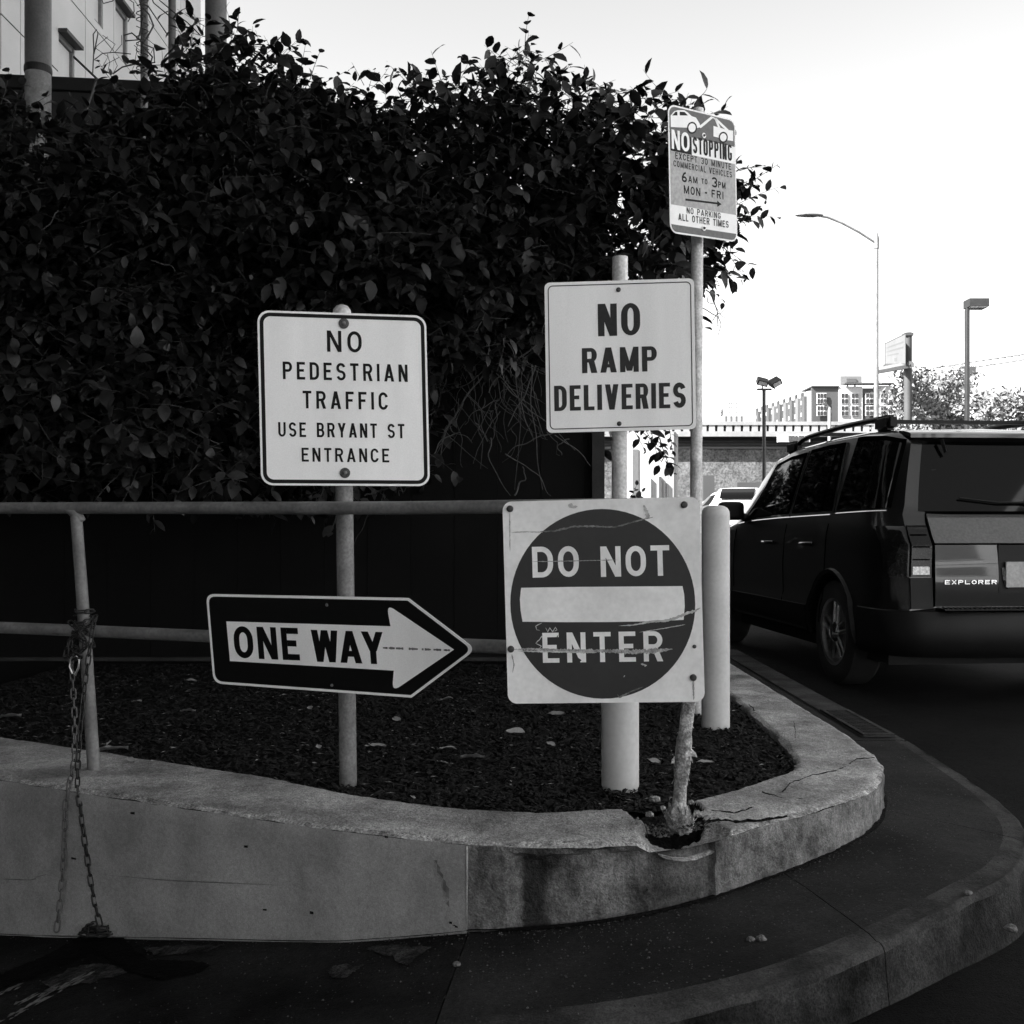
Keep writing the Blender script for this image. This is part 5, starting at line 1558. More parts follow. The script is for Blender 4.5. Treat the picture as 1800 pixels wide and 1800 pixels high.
for (y0_, y1_, z0_, z1_) in wins:
    f = MB().box(BX - .30, y0_, z0_, BX - .27, y1_, z1_).build('window', M['window_dark'], t)
    mb = MB()
    for (a0, a1, b0, b1) in ((y0_, y0_ + .03, z0_, z1_), (y1_ - .03, y1_, z0_, z1_), (y0_, y1_, z0_, z0_ + .04), (y0_, y1_, z1_ - .05, z1_)): mb.box(BX - .268, a0, b0, BX - .02, a1, b1)
    mb.build('window_frame', M['window_frame'], f)
    MB().box(BX + .003, y0_ - .02, z1_, BX + .12, y1_ + .02, z1_ + .05).build('window_hood', M['deck_edge'], t)
# recess behind the windows: dark pocket is formed by the frame; top parapet
MB().box(BX - 12.1, -24.1, 17.0, BX + .08, y1b + .1, 17.25).build('parapet', M['window_frame'], t)

# unseen deck, added overhead to shade the planter and the apron
t = empty('shade_deck', (-4.5, -2, 6.3)); tag(t, 'unseen concrete deck added overhead to shade the planter and apron', 'deck')
MB().box(-10, -16, 6.3, .2, 9.25, 6.75).build('slab', M['far_mid'], t)
for yv in (-12, -7, -2, 3, 8.2): MB().box(-10, yv, 6.0, .2, yv + .35, 6.297).build('shade_beam', M['far_mid'], t)

t = empty('light_block_wall', (-4.4, -6, 0)); tag(t, 'unseen dark wall added left of the apron to block side light', 'wall')
MB().box(-4.6, -15.9, -1.6, -4.3, 2.4, 5.99).build('wall_face', M['window_frame'], t)  # unseen wall, added to cut light reaching the bollards from the left

# unseen pale building, added across the street to bounce sunlight onto the signs
t = empty('building', (20, -2, 0)); tag(t, 'long pale unseen building added across the street to bounce sunlight', 'building')
MB().box(15.25, -34, -1.5, 27, 22, 13.5).build('wall', M['across'], t)
for j in range(4):
    for k in range(9):
        y0_ = -32 + k * 6.0; z0_ = 1.0 + j * 3.2
        for (q0, q1, r0, r1) in ((y0_, y0_ + 2.2, z0_, z0_ + 1.8),):
            f = MB().box(15.20, q0, r0, 15.249, q1, r1).build('window', M['window_dark'], t)
            MB().box(15.12, q0 - .06, r0 - .08, 15.30, q1 + .06, r0 - .003).build('bounce_sill', M['across'], f)
for z_ in (3.4, 6.6, 9.8): MB().box(15.14, -34, z_, 15.247, 22, z_ + .12).build('bounce_ledge', M['across'], t)
MB().box(15.05, -34.1, 13.5, 27.1, 22.1, 13.8).build('parapet', M['across'], t)
# ------------------------------------------------------------------ parked car
class Car:
    def __init__(s, name, lab, cat, origin, rz, L, hw, zr, belt, shear, zbot, axles, wr, paint, group=None, nose=.12, tail=.14, hwr=.76, detail=True, cap_curve=.03):
        s.t = empty(name, origin, rz); tag(s.t, lab, cat, group)
        s.L, s.hw, s.zr, s.belt, s.shear, s.zbot, s.hwr = L, hw, zr, belt, shear, zbot, hwr
        s.tk = .15; s.paint = paint; s.axles = axles; s.wr = wr; s.cc = cap_curve
        s.nose, s.tail = nose, tail
        st = sorted(set([0, .03, .07, .12, .18, .26, .36, .5] + [.5 + .13 * k for k in range(int((L - .8) / .13))] + [L - .26, L - .18, L - .12, L - .07, L - .03, L]))
        s.st = [v for v in st if v <= L]
        mb = MB(); rings = []
        NS = 19
        for y in s.st: rings.append(s.ring(y))
        n = len(rings[0]); vs = [v for r in rings for v in r]
        fs = [(i * n + k, i * n + (k + 1) % n, (i + 1) * n + (k + 1) % n, (i + 1) * n + k) for i in range(len(rings) - 1) for k in range(n)]
        # end caps as rows between matching left and right ring points
        h = n // 2
        for i in (0, len(rings) - 1):
            for k in range(0, h - 1):
                a, b = i * n + k, i * n + k + 1
                c_, d = i * n + (n - 1 - k), i * n + (n - 2 - k)
                a2, b2, c2, d2 = a, b, (i * n + (n - k)) if k > 0 else i * n, i * n + (n - k - 1)
                if k == 0: fs.append((i * n, b2, d2))
                else: fs.append((a2, b2, d2, c2))
            k = h - 1
            fs.append((i * n + k, i * n + h, i * n + (n - k)))
        mb.add(vs, fs)
        me = bpy.data.meshes.new('tmp'); me.from_pydata(mb.v, [], mb.f)
        bm = bmesh.new(); bm.from_mesh(me); bmesh.ops.remove_doubles(bm, verts=bm.verts, dist=1e-4); bmesh.ops.recalc_face_normals(bm, faces=bm.faces); bm.to_mesh(me); bm.free()
        tmp = bpy.data.objects.new('tmp', me); COL.objects.link(tmp)
        cm = MB()
        for ya in axles:
            for sx in (-1, 1):
                cm.lathe((0, ya, wr - .02), [(wr * 1.19, sx * (hw - .30)), (wr * 1.19, sx * (hw + .2))], 40, axis='x')
        cme = bpy.data.meshes.new('cut'); cme.from_pydata(cm.v, [], cm.f)
        bm = bmesh.new(); bm.from_mesh(cme); bmesh.ops.recalc_face_normals(bm, faces=bm.faces); bm.to_mesh(cme); bm.free()
        co = bpy.data.objects.new('cut', cme); COL.objects.link(co)
        md = tmp.modifiers.new('b', 'BOOLEAN'); md.operation = 'DIFFERENCE'; md.object = co; md.solver = 'EXACT'
        dg = bpy.context.evaluated_depsgraph_get(); dg.update()
        res = bpy.data.meshes.new_from_object(tmp.evaluated_get(dg)); res.name = 'body'
        bpy.data.objects.remove(tmp); bpy.data.objects.remove(co)
        res.materials.clear()
        s.body = link_mesh('body', res, paint, s.t, world_space=False, smooth=32)
    def hb(s, y, t_):
        e = min(1, y / s.tail); f = min(1, (s.L - y) / s.nose)
        k = 1 - s.tk * (1 - e) ** 2.4 - .16 * (1 - f) ** 2
        k2 = 1 - .08 * max(0, (y - s.L * .72) / (s.L * .28)) ** 2
        return k * k2
    def side(s, y, z):
        """half width of the body side at station y, height z (below the belt)"""
        b = s.belt(y); t_ = (z - s.zbot) / (b - s.zbot)
        prof = [(0, .90), (.04, .97), (.12, .995), (.22, 1.0), (.30, 1.0), (.34, .985), (.6, .99), (.85, .975), (1.0, .945)]
        return s.hw * interp(t_, prof) * s.hb(y, t_)
    def green(s, y, u):
        """greenhouse: u 0 at the belt, 1 at the roof edge -> (half width, z)"""
        b = s.belt(y); zt_ = s.zr(y) - .045
        zt_ = max(zt_, b + .005)
        k = min(1, (zt_ - b) / .5)
        w0 = s.hw * .945 * s.hb(y, 1); w1 = lerp(w0 * .90, s.hwr * s.hb(y, 1), k)
        z = lerp(b, zt_, u); w = lerp(w0 - .012 * k, w1, u ** 1.15)
        return w, z
    def yy(s, y, z):
        sh = interp(z, s.shear) * max(0, 1 - y / 1.15)
        return y + sh
    def ring(s, y):
        pts = []
        b = s.belt(y)
        zs = [s.zbot + (b - s.zbot) * v for v in (0, .04, .12, .22, .30, .34, .45, .6, .75, .85, .93, 1.0)]
        right = [(0, s.zbot), (s.side(y, s.zbot) * .93, s.zbot)] + [(s.side(y, z), z) for z in zs[1:]]
        for u in (.12, .3, .5, .7, .88, 1.0):
            right.append(s.green(y, u))
        w, z = s.green(y, 1.0); zr = max(s.zr(y), b + .03)
        right += [(w - .035, lerp(z, zr, .55)), (w - .10, lerp(z, zr, .85)), (w * .5, zr), (0, zr + .008)]
        # rear/nose bulge at the end stations
        for (w_, z_) in right: pts.append((w_, s.yy(y, z_), z_))
        left = [(-p_[0], p_[1], p_[2]) for p_ in pts[1:-1]][::-1]
        return pts + left
    def side_pt(s, y, z, off, sx=-1):
        return (sx * (s.side(y, z) + off), s.yy(y, z), z)
    def green_pt(s, y, u, off, sx=-1):
        w, z = s.green(y, u)
        return (sx * (w + off), s.yy(y, z), z + off * .3)
    def rear_pt(s, u, z, off):
        b = s.belt(0)
        if z <= b: w = s.side(0, z)
        else: w = s.green(0, min(1, (z - b) / (s.zr(0) - .045 - b)))[0]
        return (u * w, s.yy(0, z) - off, z)
    def patch(s, name, fn, m, n1=10, n2=6, parent=None, th=.004, smooth=60):
        """grid patch from fn(a, b, off), given thickness"""
        vs, fs = [], []
        for o_ in (1, 0):
            for j in range(n2 + 1):
                for i in range(n1 + 1): vs.append(fn(i / n1, j / n2, th if o_ else -.004))
        w = n1 + 1; q = w * (n2 + 1)
        for j in range(n2):
            for i in range(n1):
                a = j * w + i; fs.append((a, a + 1, a + w + 1, a + w)); fs.append((q + a, q + a + w, q + a + w + 1, q + a + 1))
        for i in range(n1):
            fs.append((i, q + i, q + i + 1, i + 1)); a = n2 * w + i; fs.append((a, a + 1, q + a + 1, q + a))
        for j in range(n2):
            a = j * w; fs.append((a, a + w, q + a + w, q + a)); a = j * w + n1; fs.append((a, q + a, q + a + w, a + w))
        mb = MB(); mb.add(vs, fs)
        return mb.build(name, m, parent or s.t, smooth=smooth, ws=False)
    def window(s, y00, y10, y01, y11, u0, u1, sx=-1, frame=True, curve=None):
        """side window: bottom from y00 to y10, top from y01 to y11"""
        def fn(m_, e):
            def f(a, b, off):
                a_ = -e + a * (1 + 2 * e) if False else a
                u = lerp(u0 - e * .06, u1 + e * .06, b)
                ya = lerp(y00, y01, b) - e * .035; yb_ = lerp(y10, y11, b) + e * .035
                # rounded corners
                return s.green_pt(lerp(ya, yb_, a), u, off + m_, sx)
            return f
        if frame: s.patch('window_seal', fn(0, 1), M['seam'], 12, 6, th=.003)
        return s.patch('window', fn(0.003, 0), M['car_glass'], 12, 8, th=.005)
    def strip(s, name, pts, w, m, off=.002, parent=None):
        """thin ribbon along local points lying on the body (points already offset)"""
        mb = MB()
        mb.tube([Vector(p_) for p_ in pts], w, 4, caps=True)
        return mb.build(name, m, parent or s.t, ws=False)
    def wheel(s, ya, sx, rim_m, spokes=5, hi=True):
        x = sx * (s.hw - .125); r = s.wr; c_ = (x, ya, r)
        w = MB().lathe(c_, [(r * .62, sx * -.11), (r * .93, sx * -.115), (r, sx * -.085), (r * 1.0, sx * .06), (r * .975, sx * .095), (r * .80, sx * .112), (r * .64, sx * .105), (r * .62, sx * .02)], 40, axis='x').build('wheel', M['rubber'], s.t, smooth=40, ws=False)
        # children are at identity, geometry is in the car's own coordinates
        mb = MB(); R1 = r * .63
        mb.lathe(c_, [(R1 * 1.0, sx * .02), (R1 * 1.02, sx * .108), (R1 * .93, sx * .102), (R1 * .90, sx * .03)], 40, axis='x')
        o = mb.build('rim', rim_m, w, smooth=40, ws=False)
        if hi:
            mb = MB()
            for k in range(spokes):
                a = 6.283 * k / spokes + .3
                d = Vector((0, math.cos(a), math.sin(a))); e = Vector((0, -math.sin(a), math.cos(a)))
                c0 = Vector(c_); xo = Vector((sx, 0, 0))
                for h_ in (-1, 1):
                    p0 = c0 + d * R1 * .15 + e * .022 * h_ + xo * .085; p1 = c0 + d * R1 * .95 + e * .035 * h_ + xo * .075
                    mb.tube([p0, p1], [.016, .013], 6)
            mb.build('spokes', rim_m, w, smooth=50, ws=False)
            MB().lathe(c_, [(R1 * .90, sx * .01), (R1 * .90, sx * .015)], 24, axis='x').build('brake_disc', M['car_clad'], w, ws=False)
            MB().lathe(c_, [(.075, sx * .06), (.075, sx * .095), (.055, sx * .112), (.02, sx * .116)], 20, axis='x').build('hub_cap', M['chrome'], w, smooth=40, ws=False)
        return w

CARRZ = R(4.8)
car = Car('parked_car', 'black sport utility car with roof rack parked at the kerb, seen from behind', 'car', (3.27, 6.62, 0.0), CARRZ, 4.80, .925,
          lambda y: interp(y, [(0, 1.735), (.25, 1.775), (.8, 1.80), (1.6, 1.81), (2.4, 1.79), (2.85, 1.735), (3.15, 1.59), (3.68, 1.225), (3.8, 1.20), (4.3, 1.15), (4.6, 1.06), (4.72, .96), (4.8, .80)]),
          lambda y: interp(y, [(0, 1.195), (2.2, 1.17), (3.2, 1.15), (3.7, 1.12), (4.3, 1.05), (4.6, .95), (4.8, .72)]),
          [(0, .09), (.55, .09), (.62, .10), (1.0, .11), (1.19, .27), (1.70, .46), (1.80, .50)], .30, (1.02, 3.92), .372, M['car_paint'], tail=.42, hwr=.70)
for ya in (1.02, 3.92):
    for sx in (-1, 1):
        car.wheel(ya, sx, M['rim'])
# wheel arch cladding lips
for ya in (1.02, 3.92):
    pts = []
    for k in range(21):
        a = R(lerp(-12, 192, k / 20)); y = ya + .455 * math.cos(a); z = .352 + .455 * math.sin(a)
        pts.append(car.side_pt(y, max(z, .33), .004))
    car.strip('arch_lip', pts, .022, M['car_clad'])
# glazing, left and right
for sx in (-1, 1):
    car.window(.13, 1.04, .07, .96, .08, .94, sx)         # rear quarter
    car.window(1.38, 1.98, 1.40, 1.92, .10, .90, sx)      # rear door
    car.window(1.20, 1.33, 1.30, 1.34, .10, .90, sx)      # rear door fixed light
    car.window(2.12, 3.28, 2.08, 2.74, .10, .88, sx)      # front door
# chrome strip along the belt
for sx in (-1, 1):
    car.strip('belt_trim', [car.green_pt(lerp(1.18, 3.4, k / 16), .035, .004, sx) for k in range(17)], .008, M['chrome'])
    car.strip('pillar_trim', [car.green_pt(lerp(1.10, 1.22, k / 8) , lerp(.04, .95, k / 8), .004, sx) for k in range(9)], .005, M['chrome'])
    car.strip('pillar_trim', [car.green_pt(lerp(2.05, 2.0, k / 8), lerp(.04, .95, k / 8), .004, sx) for k in range(9)], .005, M['chrome'])
    car.strip('quarter_trim', [car.green_pt(lerp(.12, 1.05, k / 8), .045, .006, sx) for k in range(9)], .006, M['chrome'])
    # door seams
    for y0_ in (2.05, 1.16):
        car.strip('door_seam', [car.side_pt(y0_ + (.10 * max(0, 1 - (z - .4) / .4) if y0_ < 1.5 else 0), z, .0005, sx) for z in [lerp(.42, 1.14, k / 12) for k in range(13)]], .004, M['seam'])
    car.strip('door_seam', [car.side_pt(3.42, z, .0005, sx) for z in [lerp(.42, 1.1, k / 12) for k in range(13)]], .004, M['seam'])
    car.patch('side_cladding', lambda a, b, off: car.side_pt(lerp(1.50, 3.44, a), lerp(.36, .53, b), off + .006, sx), M['car_clad'], 16, 4, th=.008)
    for yh in (1.42, 2.32):
        o = MB(); o.tube([car.side_pt(yh, .99, .004, sx), car.side_pt(yh + .02, .99, .035, sx), car.side_pt(yh + .17, .99, .035, sx), car.side_pt(yh + .19, .99, .004, sx)], .014, 8)
        o.build('door_handle', M['car_paint'], car.t, smooth=50, ws=False)
    # mirror
    w, z = car.green(3.25, .06); mx = sx * (w + .10); my = car.yy(3.25, z); bmx = MB()
    bmx.tube([(mx - sx * .13, my, z + .03), (mx - sx * .02, my, z + .07)], [.04, .03], 8)
    bm = bmesh.new(); bmesh.ops.create_cube(bm, size=1)
    bmesh.ops.bevel(bm, geom=bm.edges[:] + bm.verts[:], offset=.28, segments=4, affect='EDGES', profile=.6)
    me = bpy.data.meshes.new('mirror'); bm.to_mesh(me); bm.free()
    o = link_mesh('mirror', me, M['car_clad'], car.t, world_space=False, smooth=50); o.location = (mx + sx * .03, my, z + .10); o.scale = (.23, .12, .17)
    bmx.build('mirror_arm', M['car_clad'], car.t, ws=False, smooth=50)
# front and rear glass
def wsf(a, b, off):
    y = lerp(2.98, 3.62, b); w, z = car.green(y, 1.0); zr = car.zr(y)
    u = lerp(-1, 1, a); return (u * (w - .06), y + off * .5, lerp(zr + .006, zr - .012, u * u) + off)
car.patch('windscreen', wsf, M['car_glass'], 10, 8, th=.006)
def rg(e):
    def f(a, b, off):
        z = lerp(1.215 - e * .5, 1.665 + e * .4, b); u = lerp(-.875 - e, .875 + e, a)
        p_ = car.rear_pt(u, z, off - .0); return (p_[0], p_[1] - .004 + .02 * abs(u) ** 6, p_[2])
    return f
car.patch('rear_glass_seal', rg(.03), M['seam'], 16, 8, th=.002)
car.patch('rear_glass', rg(0), M['car_glass'], 16, 10, th=.006)
# spoiler lip over the rear glass, wiper
car.patch('spoiler', lambda a, b, off: (lerp(-.62, .62, a), car.yy(0, 1.70) + lerp(-.075, .10, b) - .0 + .03 * abs(lerp(-1, 1, a)) ** 3, 1.705 + .035 * b ** .6 + off), M['car_paint'], 16, 6, th=.022)
car.strip('wiper', [(-.42, car.yy(0, 1.69) - .06, 1.69), (-.40, car.yy(0, 1.60) - .045, 1.60)], .014, M['car_clad'])
car.strip('wiper', [(-.36, car.yy(0, 1.30) - .03, 1.30), (-.10, car.yy(0, 1.27) - .03, 1.27), (.28, car.yy(0, 1.27) - .03, 1.27)], .008, M['car_clad'])
MB().box(-.50, car.yy(0, 1.5) - .012, 1.46, -.47, car.yy(0, 1.5) + .05, 1.49).build('glass_hinge', M['car_clad'], car.t, ws=False)
# tailgate: upper shelf panel, lower panel with gaps, number plate recess
def rp(u0, u1, z0, z1, m_=.0, bulge=0):
    return lambda a, b, off: (lambda p_: (p_[0], p_[1] - m_ - bulge * math.sin(math.pi * b), p_[2]))(car.rear_pt(lerp(u0, u1, a), lerp(z0, z1, b), off))
car.patch('tailgate_upper', rp(-.80, .80, 1.012, 1.185, .012), M['shelf_sky_sheen'], 16, 8, th=.012)
car.patch('tailgate_lower', rp(-.80, .80, .615, 1.0, .008, .012), M['car_paint'], 16, 10, th=.010)
for u in (-.808, .808):
    car.strip('gate_seam', [(lambda p_: (p_[0], p_[1] - .004, p_[2]))(car.rear_pt(u, z, .001)) for z in [lerp(.61, 1.2, k / 12) for k in range(13)]], .005, M['seam'])
car.strip('gate_seam', [(lambda p_: (p_[0], p_[1] - .012, p_[2]))(car.rear_pt(lerp(-.8, .8, k / 12), 1.006, .001)) for k in range(13)], .005, M['seam'])
car.patch('plate_recess', rp(-.27, .27, .70, 1.0, .020), M['car_clad'], 6, 6, th=.010)
for sx in (-1, 1):
    car.strip('recess_trim', [(lambda p_: (p_[0], p_[1] - .036, p_[2]))(car.rear_pt(sx * u_, z_, 0)) for u_, z_ in ((.235, .86), (.225, .78), (.20, .725))], .010, M['chrome'])
MB().box(-.17, car.yy(0, .80) - .050, .735, .17, car.yy(0, .80) - .036, .895).build('number_plate', M['plate'], car.t, ws=False)
# badge: raised wide chrome letters
by = car.yy(0, .80) - .034
badge = MB(); x = -.565; z0_ = .755; hgt = .026; wch = .033
for ch in 'EXPLORER':
    for g_ in glyph(ch, wch, hgt, .0062, .0050):
        quads = g_[1] if g_[0] == 'strip' else [g_]
        for q in quads:
            n = len(q); f = [(x + a0, by - .004, z0_ + b0) for a0, b0 in q]; bk = [(x + a0, by, z0_ + b0) for a0, b0 in q]
            badge.add(f + bk, [tuple(range(n)), tuple(range(n, 2 * n))[::-1]] + [(k, (k + 1) % n, (k + 1) % n + n, k + n) for k in range(n)])
    x += wch + .0105
badge.build('badge', M['chrome'], car.t, ws=False)
# tail lamps wrapping the corners
for sx in (-1, 1):
    lamp = car.patch('tail_lamp', lambda a, b, off: (lambda p_: (p_[0], p_[1] - .008, p_[2]))(car.rear_pt(sx * lerp(.825, .995, a), lerp(.80, 1.125, b), off)), M['lamp_lens'], 6, 10, th=.012)
    car.patch('side_lens', lambda a, b, off: car.side_pt(lerp(.0, .15 + .06 * b, a), lerp(.80, 1.12, b), off + .004, sx), M['lamp_lens'], 8, 8, parent=lamp, th=.008)
    car.patch('reverse_lens', lambda a, b, off: (lambda p_: (p_[0], p_[1] - .018, p_[2]))(car.rear_pt(sx * lerp(.845, .985, a), lerp(.815, .865, b), off)), M['lamp_clear'], 6, 4, parent=lamp, th=.008)
    for zz_ in (.905, .985, 1.06):
        car.patch('lens_rib', lambda a, b, off: (lambda p_: (p_[0], p_[1] - .018, p_[2]))(car.rear_pt(sx * lerp(.845, .985, a), lerp(zz_, zz_ + .008, b), off)), M['seam'], 4, 1, parent=lamp, th=.006)
for sx in (-1, 1):
    car.patch('corner_dark_cover', rp(sx * .815, sx * .998, .60, .795, .006), M['car_clad'], 6, 5, th=.008)  # dark cover added over the painted body corner to hide its bright reflection
# bumper with step pad
sec = [(.0, .30), (-.03, .34), (-.045, .42), (-.045, .53), (-.02, .585), (.05, .60)]
path = [(-.915, .56), (-.905, .34), (-.87, .20), (-.80, .11), (-.70, .06), (-.45, .02), (0, 0), (.45, .02), (.70, .06), (.80, .11), (.87, .20), (.905, .34), (.915, .56)]
vs = []; fs = []
for i, (x, y) in enumerate(path):
    a = Vector(path[max(0, i - 1)]); b = Vector(path[min(len(path) - 1, i + 1)]); d = (b - a).normalized(); n = Vector((d.y, -d.x))
    k = .35 if i in (0, len(path) - 1) else (.6 if i in (1, len(path) - 2) else 1)
    for (o_, z) in sec + [(.12, .60), (.12, .30)]: vs.append((x - n.x * (o_ * k), y - n.y * (o_ * k), z))
n = len(sec) + 2
fs = [(i * n + k, i * n + (k + 1) % n, (i + 1) * n + (k + 1) % n, (i + 1) * n + k) for i in range(len(path) - 1) for k in range(n)] + [tuple(range(n)), tuple((len(path) - 1) * n + k for k in range(n))[::-1]]
mb = MB(); mb.add(vs, fs); bump = mb.build('bumper', M['car_clad'], car.t, smooth=45, ws=False)
MB().box(-.62, -.045, .598, .62, .085, .607).build('step_pad', M['car_clad'], bump, ws=False)
rib = MB()
for k in range(40):
    x = -.60 + k * .0308
    rib.add([(x, -.035, .6085), (x + .012, -.035, .6085), (x + .032, .07, .6085), (x + .02, .07, .6085), (x, -.035, .614), (x + .012, -.035, .614), (x + .032, .07, .614), (x + .02, .07, .614)],
            [(4, 5, 6, 7), (0, 1, 5, 4), (1, 2, 6, 5), (2, 3, 7, 6), (3, 0, 4, 7)])
rib.build('step_ribs', M['car_clad'], bump, ws=False)
# roof rails and cross bars
for sx in (-1, 1):
    rl = MB(); pts = []
    for k in range(17):
        y = lerp(.62, 2.72, k / 16); pts.append((sx * .60, car.yy(y, 1.8), car.zr(y) + .075 - .05 * max(0, (k - 13) / 3) ** 2))
    rl.tube(pts, .021, 8); rl.build('roof_rail', M['car_clad'], car.t, smooth=50, ws=False)
    for y in (.60, 2.66):
        bm = bmesh.new(); bmesh.ops.create_cube(bm, size=1); bmesh.ops.bevel(bm, geom=bm.edges[:], offset=.2, segments=3, affect='EDGES')
        me = bpy.data.meshes.new('rail_foot'); bm.to_mesh(me); bm.free()
        o = link_mesh('rail_foot', me, M['car_clad'], car.t, world_space=False, smooth=40); o.location = (sx * .60, car.yy(y, 1.8), car.zr(y) + .045); o.scale = (.075, .26, .105)
for y in (1.0, 2.05):
    MB().box(-.59, car.yy(y, 1.8) - .03, car.zr(y) + .055, .59, car.yy(y, 1.8) + .03, car.zr(y) + .08).build('cross_bar', M['car_clad'], car.t, ws=False)
MB().box(-.8, .35, .22, .8, 4.5, .30).build('underbody', M['rubber'], car.t, ws=False)
MB().tube([(.45, .02, .27), (.45, .5, .27)], .03, 12).build('tailpipe', M['galv_dark'], car.t, ws=False)

# distant pale parked cars
def far_car(lab, x, y, rz, paint):
    c2 = Car('parked_car', lab, 'car', (x, y, road_z(x, y)), rz, 4.4, .90,
          lambda v: interp(v, [(0, 1.02), (.35, 1.30), (.9, 1.50), (1.8, 1.54), (2.5, 1.46), (3.3, 1.05), (3.5, 1.0), (4.1, .88), (4.4, .62)]),
          lambda v: interp(v, [(0, .95), (2.5, .93), (3.4, .90), (4.1, .78), (4.4, .55)]), [(0, .04), (1.5, .12)], .24, (.85, 3.5), .32, paint, hwr=.64)
    for ya in (.85, 3.5):
        for sx in (-1, 1): c2.wheel(ya, sx, M['rim'], hi=False)
    for sx in (-1, 1):
        c2.window(.75, 1.6, .95, 1.6, .12, .86, sx, frame=False); c2.window(1.7, 2.9, 1.7, 2.45, .12, .86, sx, frame=False)
    c2.patch('rear_glass', lambda a, b, off: (lambda yv: (lerp(-.52, .52, a), yv - .01, c2.zr(yv) + .012 + off))(lerp(.14, .78, b)), M['car_glass'], 8, 6, th=.006)
    c2.patch('windscreen', lambda a, b, off: (lambda yv: (lerp(-.55, .55, a), yv, c2.zr(yv) + .012 + off))(lerp(2.62, 3.22, b)), M['car_glass'], 8, 6, th=.006)
    for sx in (-1, 1):
        c2.patch('tail_lamp', lambda a, b, off: (sx * lerp(.55, .80, a), .03 - off, lerp(.72, .86, b)), M['lamp_lens'], 3, 2, th=.03)
    return c2
far_car('white car parked far down the street, seen over the pale bollard', 6.95, 33.0, R(-18), M['white_paint'])
far_car('white car parked farther on, roof showing over the black car mirror', 9.1, 38.5, R(20), M['white_paint'])

# ------------------------------------------------------------------ background
def fan(px): return (px - 900) / F
# freeway
FY = 62.0
t = empty('freeway', (20, FY, 0)); tag(t, 'long pale elevated freeway with a baluster parapet crossing behind the street', 'freeway')
def zf(py, Y=FY): return EYE - (py - 930) * Y / F
x0f, x1f = -40, 75
MB().box(x0f, FY, zf(747), x1f, FY + .4, zf(741)).build('parapet_rail', M['freeway'], t)
MB().box(x0f, FY - .3, zf(768), x1f, FY + 14, zf(759)).build('deck', M['freeway'], t)
mb = MB(); x = x0f
while x < x1f:
    mb.box(x, FY + .05, zf(759), x + .34, FY + .3, zf(747)); x += .50
mb.build('baluster', M['freeway'], t)['kind'] = 'stuff'
MB().box(x0f, FY + .32, zf(759), x1f, FY + .40, zf(747)).build('parapet_back', M['far_grey'], t)
MB().box(x0f, FY + 1.2, zf(784), x1f, FY + 1.5, zf(768)).build('deck_shade_band', M['band'], t)  # dark band: the shade under the deck put into its colour
for k in range(3):
    MB().box(x0f, FY + 1.15, zf(773 + 5 * k) - .03, x1f, FY + 1.2, zf(773 + 5 * k) + .03).build('deck_band_strip', M['far_mid'], t)
t = empty('embankment_wall', (20, FY, 0)); tag(t, 'pale rough retaining wall below the freeway deck', 'wall')
MB().box(x0f, FY + .4, .9, x1f, FY + 1.1, zf(785)).build('wall_face', M['freeway_wall'], t)
MB().box(x0f, FY + .3, zf(788), x1f, FY + 1.12, zf(785)).build('wall_coping', M['far_mid'], t)
# low dark hedge and van shapes at its foot
for (px0, px1, py0, py1, Y, nm, lab, cat, mm) in ((1236, 1256, 836, 862, 45, 'utility_box', 'dark utility cabinet at the foot of the freeway wall, just right of the tall pole', 'cabinet', 'far_grey'),
                                              (1296, 1348, 848, 868, 48, 'low_fence', 'low dark fence at the foot of the freeway wall behind the white cars', 'fence', 'far_grey')):
    g = MB().box(fan(px0) * Y, Y, .8, fan(px1) * Y, Y + .8, zf(py0, Y)); o = g.build(nm, M[mm]); tag(o, lab, cat)
# small white sign building on the freeway wall
t = empty('advert_panel', P(1400, 775, 58)); tag(t, 'long white panel with dark lettering blocks at the freeway edge', 'sign')
MB().box(fan(1368) * 58, 58, zf(777, 58), fan(1424) * 58, 58.3, zf(763, 58)).build('panel', M['far_white'], t)
mb = MB()
for (a0, a1) in ((1386, 1391), (1392, 1396), (1398, 1401), (1404, 1408), (1409, 1413), (1415, 1419)): mb.box(fan(a0) * 58, 57.95, zf(775, 58), fan(a1) * 58, 57.99, zf(766, 58))
mb.build('dark_blocks', M['far_grey'], t)
MB().box(fan(1395) * 58, 58.05, .9, fan(1398) * 58, 58.2, zf(777, 58)).build('panel_post', M['lamp_pale'], t)

# apartment block
t = empty('apartment_building', (28, 92, 0)); tag(t, 'modern apartment block with white and dark panels and gridded windows beyond the freeway', 'building')
AY = 92.0
def za(py): return zf(py, AY)
xa = fan(1431) * AY; xb_ = fan(1600) * AY
MB().box(xa, AY + .1, 0, xb_ + 4, AY + 18, za(682)).build('front_block', M['far_white'], t)
for (a0, a1, b0, b1, mm, pr) in ((1426, 1472, 681, 742, 'far_grey', .25), (1472, 1514, 680, 742, 'far_white', .35), (1514, 1535, 683, 742, 'far_grey', .2), (1535, 1566, 679, 742, 'far_white', .3), (1566, 1596, 692, 742, 'far_mid', .2)):
    MB().box(fan(a0) * AY, AY - pr, za(b1), fan(a1) * AY, AY + .09, za(b0)).build('facade_panel', M[mm], t)
MB().box(fan(1480) * AY, AY - .9, za(677), fan(1565) * AY, AY + .09, za(675)).build('canopy_slab', M['far_grey'], t)
MB().box(fan(1426) * AY - .05, AY - .45, za(681), fan(1472) * AY, AY + 3, za(679)).build('roof_edge', M['far_grey'], t)
